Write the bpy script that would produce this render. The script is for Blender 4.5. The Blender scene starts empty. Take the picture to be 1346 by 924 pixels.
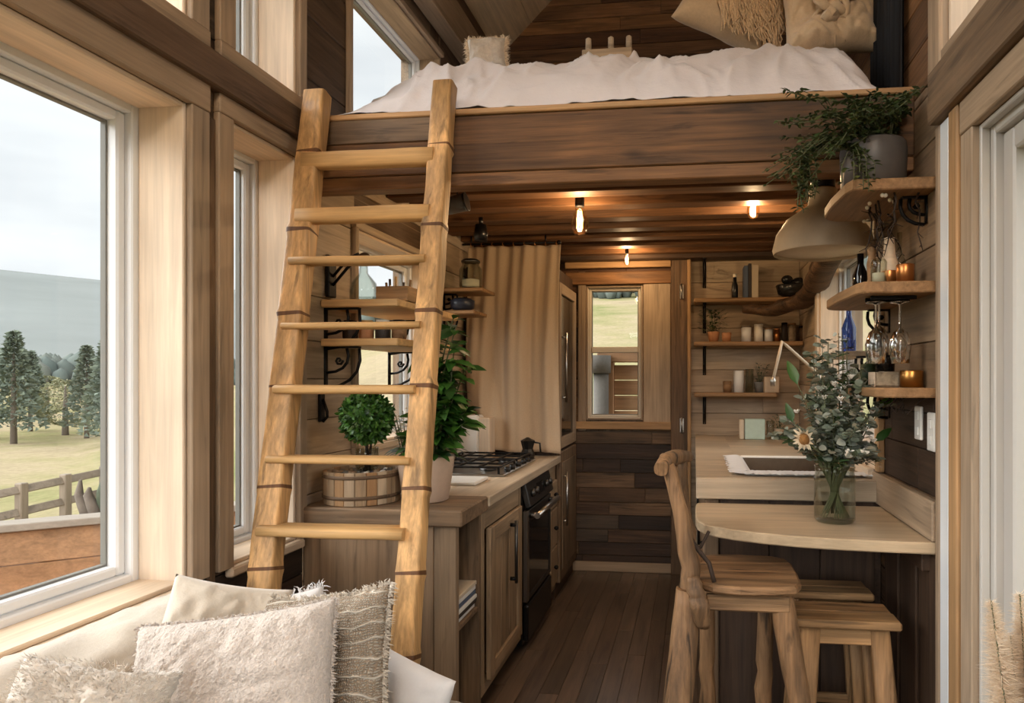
import bpy, math, random
from mathutils import Vector, Matrix, noise, Euler
random.seed(7)
R = random.Random(11)
C = bpy.context.scene.collection
SC = bpy.context.scene

# ------------------------------------------------------------------ camera model
TH = math.radians(7.0); CT, ST = math.cos(TH), math.sin(TH)
F = 900.0; HZ = 498.0; PX0 = 912.0 - F * math.tan(TH); H = 1.40

def P(px, py, z):
    lat = (px - PX0) / F * z
    return Vector((lat * CT - z * ST, lat * ST + z * CT, H + (HZ - py) / F * z))
def PXc(px, py, X):
    k = (px - PX0) / F
    return P(px, py, X / (k * CT - ST))
def PYc(px, py, Y):
    k = (px - PX0) / F
    return P(px, py, Y / (k * ST + CT))
def PZc(px, py, Z):
    return P(px, py, (Z - H) * F / (HZ - py))

# room
XL, XR, YB, YF, EAVE = -1.475, 0.74, 4.95, -1.6, 3.75
XC = (XL + XR) / 2; RIDGE = EAVE + (XR - XL) / 2
LOFT_Y = 2.42; CEIL = 2.34

# ------------------------------------------------------------------ colour / materials
def lin(c):
    return tuple(((v / 255) / 12.92 if v / 255 <= 0.04045 else ((v / 255 + 0.055) / 1.055) ** 2.4) for v in c) + (1.0,)

FAM = {}
def new_mat(name):
    m = bpy.data.materials.new(name); m.use_nodes = True
    nt = m.node_tree; b = nt.nodes['Principled BSDF']
    return m, nt, b
def N(nt, t, **kw):
    n = nt.nodes.new(t)
    for k, v in kw.items():
        if k in n.inputs.keys(): n.inputs[k].default_value = v
        else: setattr(n, k, v)
    return n
def ramp(nt, stops, interp='LINEAR'):
    n = nt.nodes.new('ShaderNodeValToRGB'); cr = n.color_ramp; cr.interpolation = interp
    while len(cr.elements) < len(stops): cr.elements.new(0.5)
    for e, (p, c) in zip(cr.elements, stops): e.position = p; e.color = lin(c)
    return n

def tone(t, k=0.96, g=0.92):
    l = 0.3 * t[0] + 0.59 * t[1] + 0.11 * t[2]
    return tuple((l + (v - l) * k) * g for v in t)
def wood(name, tones, rough=0.6, grain=1.0, spread=1.0, knots=0.5, bump=0.25, scale=1.0, coat=0.0, crack=0.0):
    """tones: list of srgb tuples, picked per board; three materials, one per grain axis"""
    out = []
    tones = [tone(t) for t in tones]
    for ax in range(3):
        m, nt, b = new_mat(name + '_' + 'xyz'[ax]); L = nt.links
        tc = N(nt, 'ShaderNodeTexCoord'); geo = N(nt, 'ShaderNodeNewGeometry')
        off = N(nt, 'ShaderNodeVectorMath', operation='SCALE'); off.inputs[0].default_value = (13.1, 7.7, 19.3)
        L.new(geo.outputs['Random Per Island'], off.inputs['Scale'])
        add = N(nt, 'ShaderNodeVectorMath', operation='ADD')
        L.new(tc.outputs['Object'], add.inputs[0]); L.new(off.outputs[0], add.inputs[1])
        mp = N(nt, 'ShaderNodeMapping'); s = [14 * scale] * 3; s[ax] = 1.1 * scale; mp.inputs['Scale'].default_value = s
        L.new(add.outputs[0], mp.inputs['Vector'])
        n1 = N(nt, 'ShaderNodeTexNoise', Scale=1.0, Detail=6.0, Roughness=0.62, Distortion=1.1)
        L.new(mp.outputs[0], n1.inputs['Vector'])
        mp2 = N(nt, 'ShaderNodeMapping'); s = [90 * scale] * 3; s[ax] = 3.0 * scale; mp2.inputs['Scale'].default_value = s
        L.new(add.outputs[0], mp2.inputs['Vector'])
        n2 = N(nt, 'ShaderNodeTexNoise', Scale=1.0, Detail=3.0, Roughness=0.6)
        L.new(mp2.outputs[0], n2.inputs['Vector'])
        st = [((i + 0.0) / len(tones), t) for i, t in enumerate(tones)]
        r1 = ramp(nt, st, 'CONSTANT') if len(tones) > 1 else ramp(nt, [(0, tones[0]), (1, tones[0])])
        L.new(geo.outputs['Random Per Island'], r1.inputs['Fac'])
        mr = N(nt, 'ShaderNodeMapRange'); mr.inputs['From Min'].default_value = 0.28; mr.inputs['From Max'].default_value = 0.72
        mr.inputs['To Min'].default_value = 1 - 0.55 * grain; mr.inputs['To Max'].default_value = 1 + 0.34 * grain
        L.new(n1.outputs['Fac'], mr.inputs['Value'])
        mr2 = N(nt, 'ShaderNodeMapRange'); mr2.inputs['From Min'].default_value = 0.3; mr2.inputs['From Max'].default_value = 0.7
        mr2.inputs['To Min'].default_value = 1 - 0.28 * grain; mr2.inputs['To Max'].default_value = 1 + 0.18 * grain
        L.new(n2.outputs['Fac'], mr2.inputs['Value'])
        mu = N(nt, 'ShaderNodeMath', operation='MULTIPLY'); L.new(mr.outputs[0], mu.inputs[0]); L.new(mr2.outputs[0], mu.inputs[1])
        # broad blotches
        n3 = N(nt, 'ShaderNodeTexNoise', Scale=2.2, Detail=2.0); L.new(add.outputs[0], n3.inputs['Vector'])
        mr3 = N(nt, 'ShaderNodeMapRange'); mr3.inputs['From Min'].default_value = 0.35; mr3.inputs['From Max'].default_value = 0.65
        mr3.inputs['To Min'].default_value = 1 - 0.13 * spread; mr3.inputs['To Max'].default_value = 1 + 0.1 * spread
        L.new(n3.outputs['Fac'], mr3.inputs['Value'])
        mu2 = N(nt, 'ShaderNodeMath', operation='MULTIPLY'); L.new(mu.outputs[0], mu2.inputs[0]); L.new(mr3.outputs[0], mu2.inputs[1])
        # knots
        mpk = N(nt, 'ShaderNodeMapping'); s = [6.0] * 3; s[ax] = 2.2; mpk.inputs['Scale'].default_value = s
        L.new(add.outputs[0], mpk.inputs['Vector'])
        vo = N(nt, 'ShaderNodeTexVoronoi', Scale=1.0); L.new(mpk.outputs[0], vo.inputs['Vector'])
        mk = N(nt, 'ShaderNodeMapRange'); mk.inputs['From Min'].default_value = 0.03; mk.inputs['From Max'].default_value = 0.14
        mk.inputs['To Min'].default_value = 1 - 0.75 * knots; mk.inputs['To Max'].default_value = 1.0
        L.new(vo.outputs['Distance'], mk.inputs['Value'])
        mu3 = N(nt, 'ShaderNodeMath', operation='MULTIPLY'); L.new(mu2.outputs[0], mu3.inputs[0]); L.new(mk.outputs[0], mu3.inputs[1])
        if crack:
            mpc = N(nt, 'ShaderNodeMapping'); s = [26.0] * 3; s[ax] = 2.4; mpc.inputs['Scale'].default_value = s; L.new(add.outputs[0], mpc.inputs['Vector'])
            nc = N(nt, 'ShaderNodeTexNoise', Scale=1.0, Detail=4.0, Roughness=0.55, Distortion=0.6); L.new(mpc.outputs[0], nc.inputs['Vector'])
            mc = N(nt, 'ShaderNodeMapRange'); mc.inputs['From Min'].default_value = 0.33; mc.inputs['From Max'].default_value = 0.42; mc.inputs['To Min'].default_value = 1 - crack; mc.inputs['To Max'].default_value = 1.0
            L.new(nc.outputs['Fac'], mc.inputs['Value']); m4 = N(nt, 'ShaderNodeMath', operation='MULTIPLY'); L.new(mu3.outputs[0], m4.inputs[0]); L.new(mc.outputs[0], m4.inputs[1]); mu3 = m4
        vm = N(nt, 'ShaderNodeVectorMath', operation='SCALE'); L.new(r1.outputs['Color'], vm.inputs[0]); L.new(mu3.outputs[0], vm.inputs['Scale'])
        L.new(vm.outputs[0], b.inputs['Base Color'])
        b.inputs['Roughness'].default_value = rough
        b.inputs['Specular IOR Level'].default_value = 0.35
        b.inputs['Coat Weight'].default_value = coat; b.inputs['Coat Roughness'].default_value = 0.25
        bp = N(nt, 'ShaderNodeBump', Strength=bump, Distance=0.004)
        L.new(mu.outputs[0], bp.inputs['Height']); L.new(bp.outputs[0], b.inputs['Normal'])
        out.append(m)
    FAM[name] = out
    return out

def plain(name, col, rough=0.5, metal=0.0, bump=0.0, bscale=40, var=0.0, sheen=0.0, trans=0.0, ior=1.45, emis=None, estr=0, alpha=1, sub=0, spec=0.5, stretch=None, detail=4.0):
    m, nt, b = new_mat(name); L = nt.links
    b.inputs['Base Color'].default_value = lin(col); b.inputs['Roughness'].default_value = rough
    b.inputs['Metallic'].default_value = metal; b.inputs['Sheen Weight'].default_value = sheen
    b.inputs['Transmission Weight'].default_value = trans; b.inputs['IOR'].default_value = ior
    b.inputs['Specular IOR Level'].default_value = spec
    if emis: b.inputs['Emission Color'].default_value = lin(emis); b.inputs['Emission Strength'].default_value = estr
    tc = N(nt, 'ShaderNodeTexCoord'); mp = N(nt, 'ShaderNodeMapping'); L.new(tc.outputs['Object'], mp.inputs['Vector'])
    if stretch: mp.inputs['Scale'].default_value = stretch
    n = N(nt, 'ShaderNodeTexNoise', Scale=bscale, Detail=detail, Roughness=0.6); L.new(mp.outputs[0], n.inputs['Vector'])
    if bump:
        bp = N(nt, 'ShaderNodeBump', Strength=bump, Distance=0.005); L.new(n.outputs['Fac'], bp.inputs['Height']); L.new(bp.outputs[0], b.inputs['Normal'])
    mr = N(nt, 'ShaderNodeMapRange'); mr.inputs['From Min'].default_value = 0.3; mr.inputs['From Max'].default_value = 0.7
    mr.inputs['To Min'].default_value = 1 - var; mr.inputs['To Max'].default_value = 1 + var * 0.6
    L.new(n.outputs['Fac'], mr.inputs['Value'])
    vm = N(nt, 'ShaderNodeVectorMath', operation='SCALE'); vm.inputs[0].default_value = lin(col)[:3]; L.new(mr.outputs[0], vm.inputs['Scale'])
    L.new(vm.outputs[0], b.inputs['Base Color'])
    FAM[name] = [m] * 3
    return m

def island_mat(name, cols, rough=0.5, trans=0.0, sheen=0.0):
    m, nt, b = new_mat(name); L = nt.links
    geo = N(nt, 'ShaderNodeNewGeometry')
    r = ramp(nt, [(i / max(1, len(cols) - 1), c) for i, c in enumerate(cols)])
    L.new(geo.outputs['Random Per Island'], r.inputs['Fac']); L.new(r.outputs['Color'], b.inputs['Base Color'])
    b.inputs['Roughness'].default_value = rough; b.inputs['Sheen Weight'].default_value = sheen
    if trans:
        tr = N(nt, 'ShaderNodeBsdfTranslucent'); L.new(r.outputs['Color'], tr.inputs['Color'])
        mx = N(nt, 'ShaderNodeMixShader'); mx.inputs[0].default_value = trans
        L.new(b.outputs[0], mx.inputs[1]); L.new(tr.outputs[0], mx.inputs[2])
        L.new(mx.outputs[0], nt.nodes['Material Output'].inputs['Surface'])
    FAM[name] = [m] * 3
    return m

def pane_mat(name, tint=(250, 252, 252), refl=1.0):
    m = bpy.data.materials.new(name); m.use_nodes = True; nt = m.node_tree; L = nt.links
    nt.nodes.remove(nt.nodes['Principled BSDF'])
    t = N(nt, 'ShaderNodeBsdfTransparent'); t.inputs['Color'].default_value = lin(tint)
    g = N(nt, 'ShaderNodeBsdfGlossy'); g.inputs['Roughness'].default_value = 0.02
    fr = N(nt, 'ShaderNodeFresnel'); fr.inputs['IOR'].default_value = 1.3
    ml = N(nt, 'ShaderNodeMath', operation='MULTIPLY'); ml.inputs[1].default_value = refl; L.new(fr.outputs[0], ml.inputs[0])
    gb = N(nt, 'ShaderNodeNewGeometry'); sb = N(nt, 'ShaderNodeMath', operation='SUBTRACT'); sb.inputs[0].default_value = refl; L.new(gb.outputs['Backfacing'], sb.inputs[1]); L.new(sb.outputs[0], ml.inputs[1])
    mx = N(nt, 'ShaderNodeMixShader'); L.new(ml.outputs[0], mx.inputs[0]); L.new(t.outputs[0], mx.inputs[1]); L.new(g.outputs[0], mx.inputs[2])
    L.new(mx.outputs[0], nt.nodes['Material Output'].inputs['Surface'])
    FAM[name] = [m] * 3

wood('pine', [(242, 216, 186), (236, 208, 176), (245, 222, 196)], rough=0.55, grain=0.35, knots=0.35, bump=0.1)
wood('casing', [(176, 150, 122), (166, 140, 112), (184, 160, 134)], grain=0.5, knots=0.4, crack=0.25)
wood('beam', [(108, 84, 64), (96, 74, 55)], grain=0.8, knots=0.5, crack=0.5)
wood('greyed', [(134, 108, 82), (118, 93, 70), (146, 122, 96)], grain=0.8, knots=0.4, crack=0.4)
wood('reclaimed_dark', [(96, 70, 50), (70, 50, 36), (122, 94, 68), (80, 58, 42), (54, 40, 30), (106, 78, 54), (88, 72, 58)], grain=1.1, knots=0.4, bump=0.5, crack=0.45)
wood('reclaimed_warm', [(128, 88, 54), (98, 64, 40), (150, 106, 66), (84, 56, 36), (116, 82, 54), (62, 44, 32), (140, 100, 66)], grain=1.1, knots=0.5, bump=0.5, crack=0.5)
wood('loft_beam', [(114, 79, 48), (100, 69, 42)], grain=1.2, spread=2.5, knots=0.9, bump=0.5, crack=0.55)
wood('ceiling_slat', [(142, 98, 60), (124, 84, 50), (154, 108, 68), (110, 72, 44)], grain=0.9, spread=1.6, knots=0.6, crack=0.45)
wood('gold_trim', [(196, 152, 104)], grain=0.6)
wood('ply', [(246, 222, 184), (240, 214, 174)], grain=0.4, knots=0.3)
wood('pale_plank', [(206, 182, 152), (196, 170, 140), (212, 190, 164), (188, 162, 132)], grain=0.5, knots=0.6, bump=0.2, crack=0.22)
wood('counter', [(206, 184, 156)], rough=0.4, grain=0.45, spread=1.2, knots=0.25, bump=0.08)
wood('table', [(204, 178, 144)], rough=0.42, grain=0.45, spread=1.4, knots=0.2, bump=0.08)
wood('cabinet', [(152, 124, 96), (142, 115, 88), (158, 132, 104)], grain=0.6, spread=1.5, knots=0.6, crack=0.3)
wood('cabinet_warm', [(176, 148, 116), (168, 140, 108)], grain=0.6, spread=1.5, knots=0.8, crack=0.35)
wood('dark_panel', [(84, 62, 46), (74, 54, 40)], grain=0.9)
wood('shelf', [(184, 142, 98), (172, 130, 88)], grain=0.7, knots=0.5, crack=0.3)
wood('driftwood', [(160, 122, 84), (150, 112, 76)], grain=1.1, spread=2.0, knots=0.6, bump=0.6, crack=0.75)
wood('bracket_drift', [(92, 66, 44)], grain=1.2, spread=2.0, bump=0.6, crack=0.6)
wood('stool', [(182, 140, 94), (172, 130, 86)], grain=0.9, spread=1.6, knots=0.7, bump=0.4, crack=0.5)
wood('ladder', [(228, 182, 124), (220, 170, 110)], grain=1.0, spread=1.6, knots=0.5, bump=0.3, rough=0.45, crack=0.45)
wood('ladder_node', [(112, 72, 40)], grain=0.8)
wood('rung', [(226, 182, 124), (218, 172, 112)], grain=0.5, knots=0.6)
wood('floor_wood', [(116, 96, 80), (110, 90, 74), (122, 102, 86), (104, 86, 70)], rough=0.33, grain=0.6, knots=0.35, bump=0.10, coat=0.45, crack=0.3)
wood('deck', [(192, 146, 106), (184, 136, 96)], grain=0.6)
wood('deck_cap', [(172, 159, 144)], grain=0.3)
wood('fence', [(140, 124, 106)], grain=0.5)
plain('white_frame', (228, 230, 232), 0.35)
plain('door_paint', (188, 183, 176), 0.4)
plain('cream_paint', (214, 204, 188), 0.5)
plain('seal', (120, 118, 112), 0.6)
plain('iron', (26, 24, 23), 0.45, metal=0.6, bump=0.1, bscale=80)
plain('black', (18, 17, 17), 0.3)
plain('black_glass', (14, 13, 13), 0.08)
plain('steel', (176, 172, 166), 0.28, metal=1.0)
plain('dark_steel', (84, 82, 80), 0.35, metal=0.9)
plain('brass', (178, 128, 70), 0.3, metal=1.0)
plain('copper', (196, 130, 76), 0.3, metal=0.9)
plain('white_linen', (206, 202, 200), 0.85, sheen=0.3, bump=0.15, bscale=160, var=0.02)
plain('duvet', (208, 201, 201), 0.85, sheen=0.3, bump=0.7, bscale=16, var=0.02, stretch=(1, 1.6, 1))
plain('ivory_fabric', (188, 176, 160), 0.9, sheen=0.3, bump=0.3, bscale=120, var=0.04)
plain('sofa_fabric', (150, 136, 118), 0.9, sheen=0.3, bump=0.4, bscale=150, var=0.06)
plain('boucle', (192, 180, 170), 0.95, sheen=0.4, bump=0.9, bscale=190, var=0.14, detail=2)
plain('fur', (204, 194, 182), 0.95, sheen=0.5, bump=0.5, bscale=90, var=0.1)
plain('linen_beige', (196, 172, 142), 0.9, sheen=0.3, bump=0.3, bscale=90, var=0.08)
plain('tassel', (206, 178, 144), 0.9, bump=0.5, bscale=120, var=0.2)
plain('curtain_cloth', (190, 166, 138), 0.9, sheen=0.2, bump=0.2, bscale=120, var=0.05)
plain('black_cloth', (22, 22, 26), 0.8)
plain('ceramic_white', (232, 228, 220), 0.3)
plain('clay_cream', (206, 188, 164), 0.6, bump=0.2, bscale=14, var=0.08)
plain('pot_pink', (218, 190, 166), 0.7, bump=0.2, var=0.05)
plain('pot_grey', (92, 87, 84), 0.42, bump=0.15, bscale=12, var=0.15)
plain('soil', (58, 44, 34), 0.95, bump=0.8, bscale=80, var=0.4)
plain('terracotta', (188, 132, 90), 0.7, var=0.1)
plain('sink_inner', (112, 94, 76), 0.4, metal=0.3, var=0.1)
plain('mint', (186, 206, 192), 0.5, var=0.05)
plain('navy', (42, 48, 64), 0.35, var=0.1)
plain('black_ceramic', (40, 40, 40), 0.25, bump=0.1, bscale=30, var=0.2)
plain('wax', (236, 226, 206), 0.5)
plain('paper', (226, 224, 218), 0.7)
plain('book_dark', (58, 50, 46), 0.6)
plain('book_cream', (206, 190, 166), 0.6)
plain('book_blue', (84, 96, 116), 0.6)
plain('basket', (170, 150, 124), 0.8, bump=0.8, bscale=70, var=0.3)
plain('stem', (92, 96, 66), 0.7)
plain('twig', (56, 42, 32), 0.8, var=0.2)
plain('glass', (245, 248, 246), 0.02, trans=1.0, ior=1.45)
plain('blue_glass', (60, 84, 170), 0.05, trans=0.7, ior=1.4)
plain('amber_glass', (190, 120, 60), 0.05, trans=0.6)
plain('water', (238, 242, 238), 0.02, trans=1.0, ior=1.33)
plain('bulb_glass', (255, 214, 150), 0.05, emis=(255, 178, 96), estr=1.6)
plain('filament', (255, 220, 160), 0.4, emis=(255, 196, 120), estr=24)
plain('flower_white', (240, 232, 220), 0.7)
plain('flower_core', (150, 106, 58), 0.9, bump=0.8, bscale=200)
plain('ground_grass', (150, 138, 114), 1.0, bump=0.0, bscale=0.25, var=0.25, spec=0.1, detail=8)
plain('hill_far', (128, 132, 130), 1.0, bscale=0.004, var=0.14, spec=0.0, detail=8)  # pale grey paints distance haze into the hill
plain('bark', (104, 94, 84), 0.9, var=0.2)
plain('cactus', (65, 73, 53), 0.8, var=0.2)
plain('concrete', (112, 108, 102), 0.9, var=0.1)
plain('lamp_shade', (245, 238, 224), 0.6, emis=(255, 236, 212), estr=0.0)  # glowing skin of the added fill globe
island_mat('leaf_green', [(44, 82, 30), (70, 116, 42), (34, 66, 28), (92, 138, 56)], 0.4, 0.15)
island_mat('leaf_dark', [(34, 58, 30), (58, 84, 44), (26, 44, 24), (86, 104, 60)], 0.5, 0.15)
island_mat('leaf_trail', [(46, 62, 34), (74, 92, 48), (34, 46, 28), (112, 120, 66)], 0.55, 0.15)
island_mat('leaf_sage', [(142, 152, 138), (108, 120, 100), (182, 184, 170), (128, 136, 124), (92, 102, 76), (160, 152, 132)], 0.6, 0.12)
island_mat('petal_cream', [(236, 222, 196), (226, 206, 176)], 0.7, 0.2)
island_mat('dry_brown', [(134, 108, 84), (160, 136, 110), (108, 86, 66)], 0.8)
island_mat('plume', [(232, 214, 190), (220, 200, 174), (240, 226, 206)], 0.9, 0.25)
island_mat('conifer', [(108, 118, 104), (98, 109, 96), (118, 127, 108)], 0.9)  # lightened and greyed, haze in the air put into the colour
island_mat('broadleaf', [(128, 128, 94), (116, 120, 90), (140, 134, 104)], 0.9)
island_mat('forest', [(95, 103, 97), (83, 93, 89), (103, 107, 99)], 1.0)  # distance haze mixed into the woodland greys
pane_mat('pane')
pane_mat('clear_glass', (240, 242, 238), 1.3)
pane_mat('bulb_shell', (255, 238, 208), 1.5)

def meadow_mat():
    m, nt, b = new_mat('meadow'); L = nt.links
    tc = N(nt, 'ShaderNodeTexCoord'); n1 = N(nt, 'ShaderNodeTexNoise', Scale=0.12, Detail=9.0, Roughness=0.65); L.new(tc.outputs['Object'], n1.inputs['Vector'])
    r = ramp(nt, [(0.34, (112, 118, 76)), (0.46, (142, 134, 100)), (0.56, (156, 142, 116)), (0.7, (136, 124, 100))]); L.new(n1.outputs['Fac'], r.inputs['Fac'])
    n2 = N(nt, 'ShaderNodeTexNoise', Scale=6.0, Detail=6.0, Roughness=0.7); L.new(tc.outputs['Object'], n2.inputs['Vector'])
    mr = N(nt, 'ShaderNodeMapRange'); mr.inputs['From Min'].default_value = .3; mr.inputs['From Max'].default_value = .7; mr.inputs['To Min'].default_value = .8; mr.inputs['To Max'].default_value = 1.15; L.new(n2.outputs['Fac'], mr.inputs['Value'])
    vm = N(nt, 'ShaderNodeVectorMath', operation='SCALE'); L.new(r.outputs['Color'], vm.inputs[0]); L.new(mr.outputs[0], vm.inputs['Scale']); L.new(vm.outputs[0], b.inputs['Base Color'])
    b.inputs['Roughness'].default_value = 1; b.inputs['Specular IOR Level'].default_value = 0
    FAM['ground_grass'] = [m] * 3
meadow_mat()
def weave_mat():
    m, nt, b = new_mat('tweed'); L = nt.links
    tc = N(nt, 'ShaderNodeTexCoord'); mp = N(nt, 'ShaderNodeMapping'); L.new(tc.outputs['Object'], mp.inputs['Vector'])
    ns = N(nt, 'ShaderNodeTexNoise', Scale=30.0, Detail=2.0); L.new(mp.outputs[0], ns.inputs['Vector'])
    mix = N(nt, 'ShaderNodeMix', data_type='VECTOR'); mix.inputs['Factor'].default_value = 0.012
    L.new(mp.outputs[0], mix.inputs[4]); L.new(ns.outputs['Color'], mix.inputs[5])
    w1 = N(nt, 'ShaderNodeTexWave', Scale=60.0, Distortion=6.0, Detail=3.0); w1.bands_direction = 'X'; L.new(mix.outputs[1], w1.inputs['Vector'])
    w1.inputs['Detail Scale'].default_value = 3
    w2 = N(nt, 'ShaderNodeTexWave', Scale=52.0, Distortion=6.0, Detail=2.0); w2.bands_direction = 'Y'; L.new(mix.outputs[1], w2.inputs['Vector'])
    mu = N(nt, 'ShaderNodeMath', operation='MULTIPLY'); L.new(w1.outputs['Fac'], mu.inputs[0]); L.new(w2.outputs['Fac'], mu.inputs[1])
    mx = N(nt, 'ShaderNodeMath', operation='MAXIMUM'); L.new(mu.outputs[0], mx.inputs[0])
    w3 = N(nt, 'ShaderNodeTexWave', Scale=9.0, Distortion=6.0, Detail=2.0); w3.bands_direction = 'Y'; L.new(mp.outputs[0], w3.inputs['Vector'])
    p = N(nt, 'ShaderNodeMath', operation='POWER'); L.new(w3.outputs['Fac'], p.inputs[0]); p.inputs[1].default_value = 22
    L.new(p.outputs[0], mx.inputs[1])
    r = ramp(nt, [(0.0, (132, 114, 94)), (0.14, (168, 150, 130)), (0.4, (196, 182, 164)), (1, (212, 202, 188))])
    L.new(mx.outputs[0], r.inputs['Fac']); L.new(r.outputs[0], b.inputs['Base Color'])
    bp = N(nt, 'ShaderNodeBump', Strength=1.0, Distance=0.006); L.new(mx.outputs[0], bp.inputs['Height']); L.new(bp.outputs[0], b.inputs['Normal'])
    b.inputs['Roughness'].default_value = 0.95
    FAM['tweed'] = [m] * 3
weave_mat()

# ------------------------------------------------------------------ mesh builder
class MB:
    def __init__(self, *fams):
        self.f = list(fams); self.v = []; self.p = []; self.m = []; self.s = []
    def fi(self, fam, ax=0):
        if fam not in self.f: self.f.append(fam)
        return self.f.index(fam) * 3 + ax
    def add(self, vs, fs, fam=None, ax=0, smooth=False, M=None):
        b = len(self.v); fam = fam or self.f[0]; k = self.fi(fam, ax)
        self.v.extend([(M @ Vector(q)) if M else Vector(q) for q in vs])
        for q in fs:
            self.p.append([b + i for i in q]); self.m.append(k); self.s.append(smooth)
    def box(self, x0, x1, y0, y1, z0, z1, fam=None, bev=0.003, M=None, ax=None):
        c = Vector(((x0 + x1) / 2, (y0 + y1) / 2, (z0 + z1) / 2)); h = [abs(x1 - x0) / 2, abs(y1 - y0) / 2, abs(z1 - z0) / 2]
        if ax is None: ax = h.index(max(h))
        b = min(bev, min(h) * 0.6)
        vs = []; idx = {}
        for sx in (-1, 1):
            for sy in (-1, 1):
                for sz in (-1, 1):
                    s = (sx, sy, sz)
                    if b <= 0:
                        idx[s] = [len(vs)] * 3; vs.append(c + Vector((sx * h[0], sy * h[1], sz * h[2]))); continue
                    ids = []
                    for a in range(3):
                        q = [s[i] * (h[i] if i == a else h[i] - b) for i in range(3)]
                        ids.append(len(vs)); vs.append(c + Vector(q))
                    idx[s] = ids
        fs = []
        def cs(a, sa, o1, s1, o2, s2):
            t = [0, 0, 0]; t[a] = sa; t[o1] = s1; t[o2] = s2; return tuple(t)
        for a in range(3):
            o1, o2 = [i for i in range(3) if i != a]
            for sa in (-1, 1):
                q = [idx[cs(a, sa, o1, -1, o2, -1)][a], idx[cs(a, sa, o1, 1, o2, -1)][a], idx[cs(a, sa, o1, 1, o2, 1)][a], idx[cs(a, sa, o1, -1, o2, 1)][a]]
                if (sa > 0) == (a == 1): q.reverse()
                fs.append(q)
        if b > 0:
            for a in range(3):      # edges along a
                o1, o2 = [i for i in range(3) if i != a]
                for s1 in (-1, 1):
                    for s2 in (-1, 1):
                        A = idx[cs(a, -1, o1, s1, o2, s2)]; B = idx[cs(a, 1, o1, s1, o2, s2)]
                        q = [A[o1], B[o1], B[o2], A[o2]]
                        n = (vs[q[1]] - vs[q[0]]).cross(vs[q[2]] - vs[q[1]])
                        if n.dot((vs[q[0]] + vs[q[2]]) / 2 - c) < 0: q.reverse()
                        fs.append(q)
            for s, A in idx.items():
                q = list(A); n = (vs[q[1]] - vs[q[0]]).cross(vs[q[2]] - vs[q[1]])
                if n.dot(vs[q[0]] - c) < 0: q.reverse()
                fs.append(q)
        self.add(vs, fs, fam, ax, False, M)
    def tube(self, pts, rad, fam=None, seg=10, ax=2, cap=True, smooth=True, prof=None, fams=None, up=None):
        """rad: number, list of numbers or list of (ru, rv); prof: superellipse power"""
        pts = [Vector(p) for p in pts]; n = len(pts)
        if not isinstance(rad, (list, tuple)) : rad = [rad] * n
        tang = [(pts[min(i + 1, n - 1)] - pts[max(i - 1, 0)]).normalized() for i in range(n)]
        u = Vector(up) if up else Vector((0, 1, 0)) if abs(tang[0].dot(Vector((0, 1, 0)))) < 0.9 else Vector((1, 0, 0))
        vs = []; pw = prof or 2.0
        for i in range(n):
            t = tang[i]; u = (u - t * u.dot(t)).normalized(); w = t.cross(u)
            ru, rv = rad[i] if isinstance(rad[i], (list, tuple)) else (rad[i], rad[i])
            for k in range(seg):
                a = 2 * math.pi * (k + 0.5) / seg; ca, sa = math.cos(a), math.sin(a)
                e = 2.0 / pw
                vs.append(pts[i] + u * (ru * math.copysign(abs(ca) ** e, ca)) + w * (rv * math.copysign(abs(sa) ** e, sa)))
        fs = [[[i * seg + k, i * seg + (k + 1) % seg, (i + 1) * seg + (k + 1) % seg, (i + 1) * seg + k] for k in range(seg)] for i in range(n - 1)]
        b = len(self.v); self.v.extend(vs)
        for i, ring in enumerate(fs):
            fm = fams[i] if fams else (fam or self.f[0]); k = self.fi(fm, ax)
            for q in ring: self.p.append([b + j for j in q]); self.m.append(k); self.s.append(smooth)
        if cap:
            k = self.fi(fams[0] if fams else (fam or self.f[0]), ax)
            self.p.append([b + j for j in range(seg)][::-1]); self.m.append(k); self.s.append(False)
            self.p.append([b + (n - 1) * seg + j for j in range(seg)]); self.m.append(k); self.s.append(False)
    def lathe(self, prof, c, fam=None, seg=28, smooth=True, M=None, closed=False, fams=None, wob=0):
        c = Vector(c); vs = []; n = len(prof)
        for r, z in prof:
            for k in range(seg):
                a = 2 * math.pi * k / seg
                rr = r * (1 + (wob if k % 2 else 0))
                vs.append(Vector((rr * math.cos(a), rr * math.sin(a), z)))
        vs = [c + ((M @ q) if M else q) for q in vs]
        b = len(self.v); self.v.extend(vs)
        for i in range(n - 1):
            k_ = self.fi(fams[i] if fams else (fam or self.f[0]), 0)
            for k in range(seg):
                self.p.append([b + i * seg + k, b + i * seg + (k + 1) % seg, b + (i + 1) * seg + (k + 1) % seg, b + (i + 1) * seg + k]); self.m.append(k_); self.s.append(smooth)
        for i, rev in ((0, True), (n - 1, False)):
            if prof[i][0] > 1e-5 and not closed:
                q = [b + i * seg + k for k in range(seg)]
                if rev: q.reverse()
                self.p.append(q); self.m.append(self.fi(fams[0] if fams else (fam or self.f[0]), 0)); self.s.append(False)
    def prism(self, poly, z0, z1, fam=None, bev=0.0, ax=0, M=None):
        """poly: ccw list of (x, y)"""
        n = len(poly); c = Vector((sum(p[0] for p in poly) / n, sum(p[1] for p in poly) / n))
        def ins(b): 
            out = []
            for i in range(n):
                p0, p1, p2 = Vector(poly[i - 1]), Vector(poly[i]), Vector(poly[(i + 1) % n])
                d1 = (p1 - p0).normalized(); d2 = (p2 - p1).normalized()
                nn = Vector((-(d1.y + d2.y), d1.x + d2.x)); L_ = nn.length
                nn = nn / L_ if L_ > 1e-6 else Vector((0, 0)); out.append(p1 + nn * b)
            return out
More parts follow.
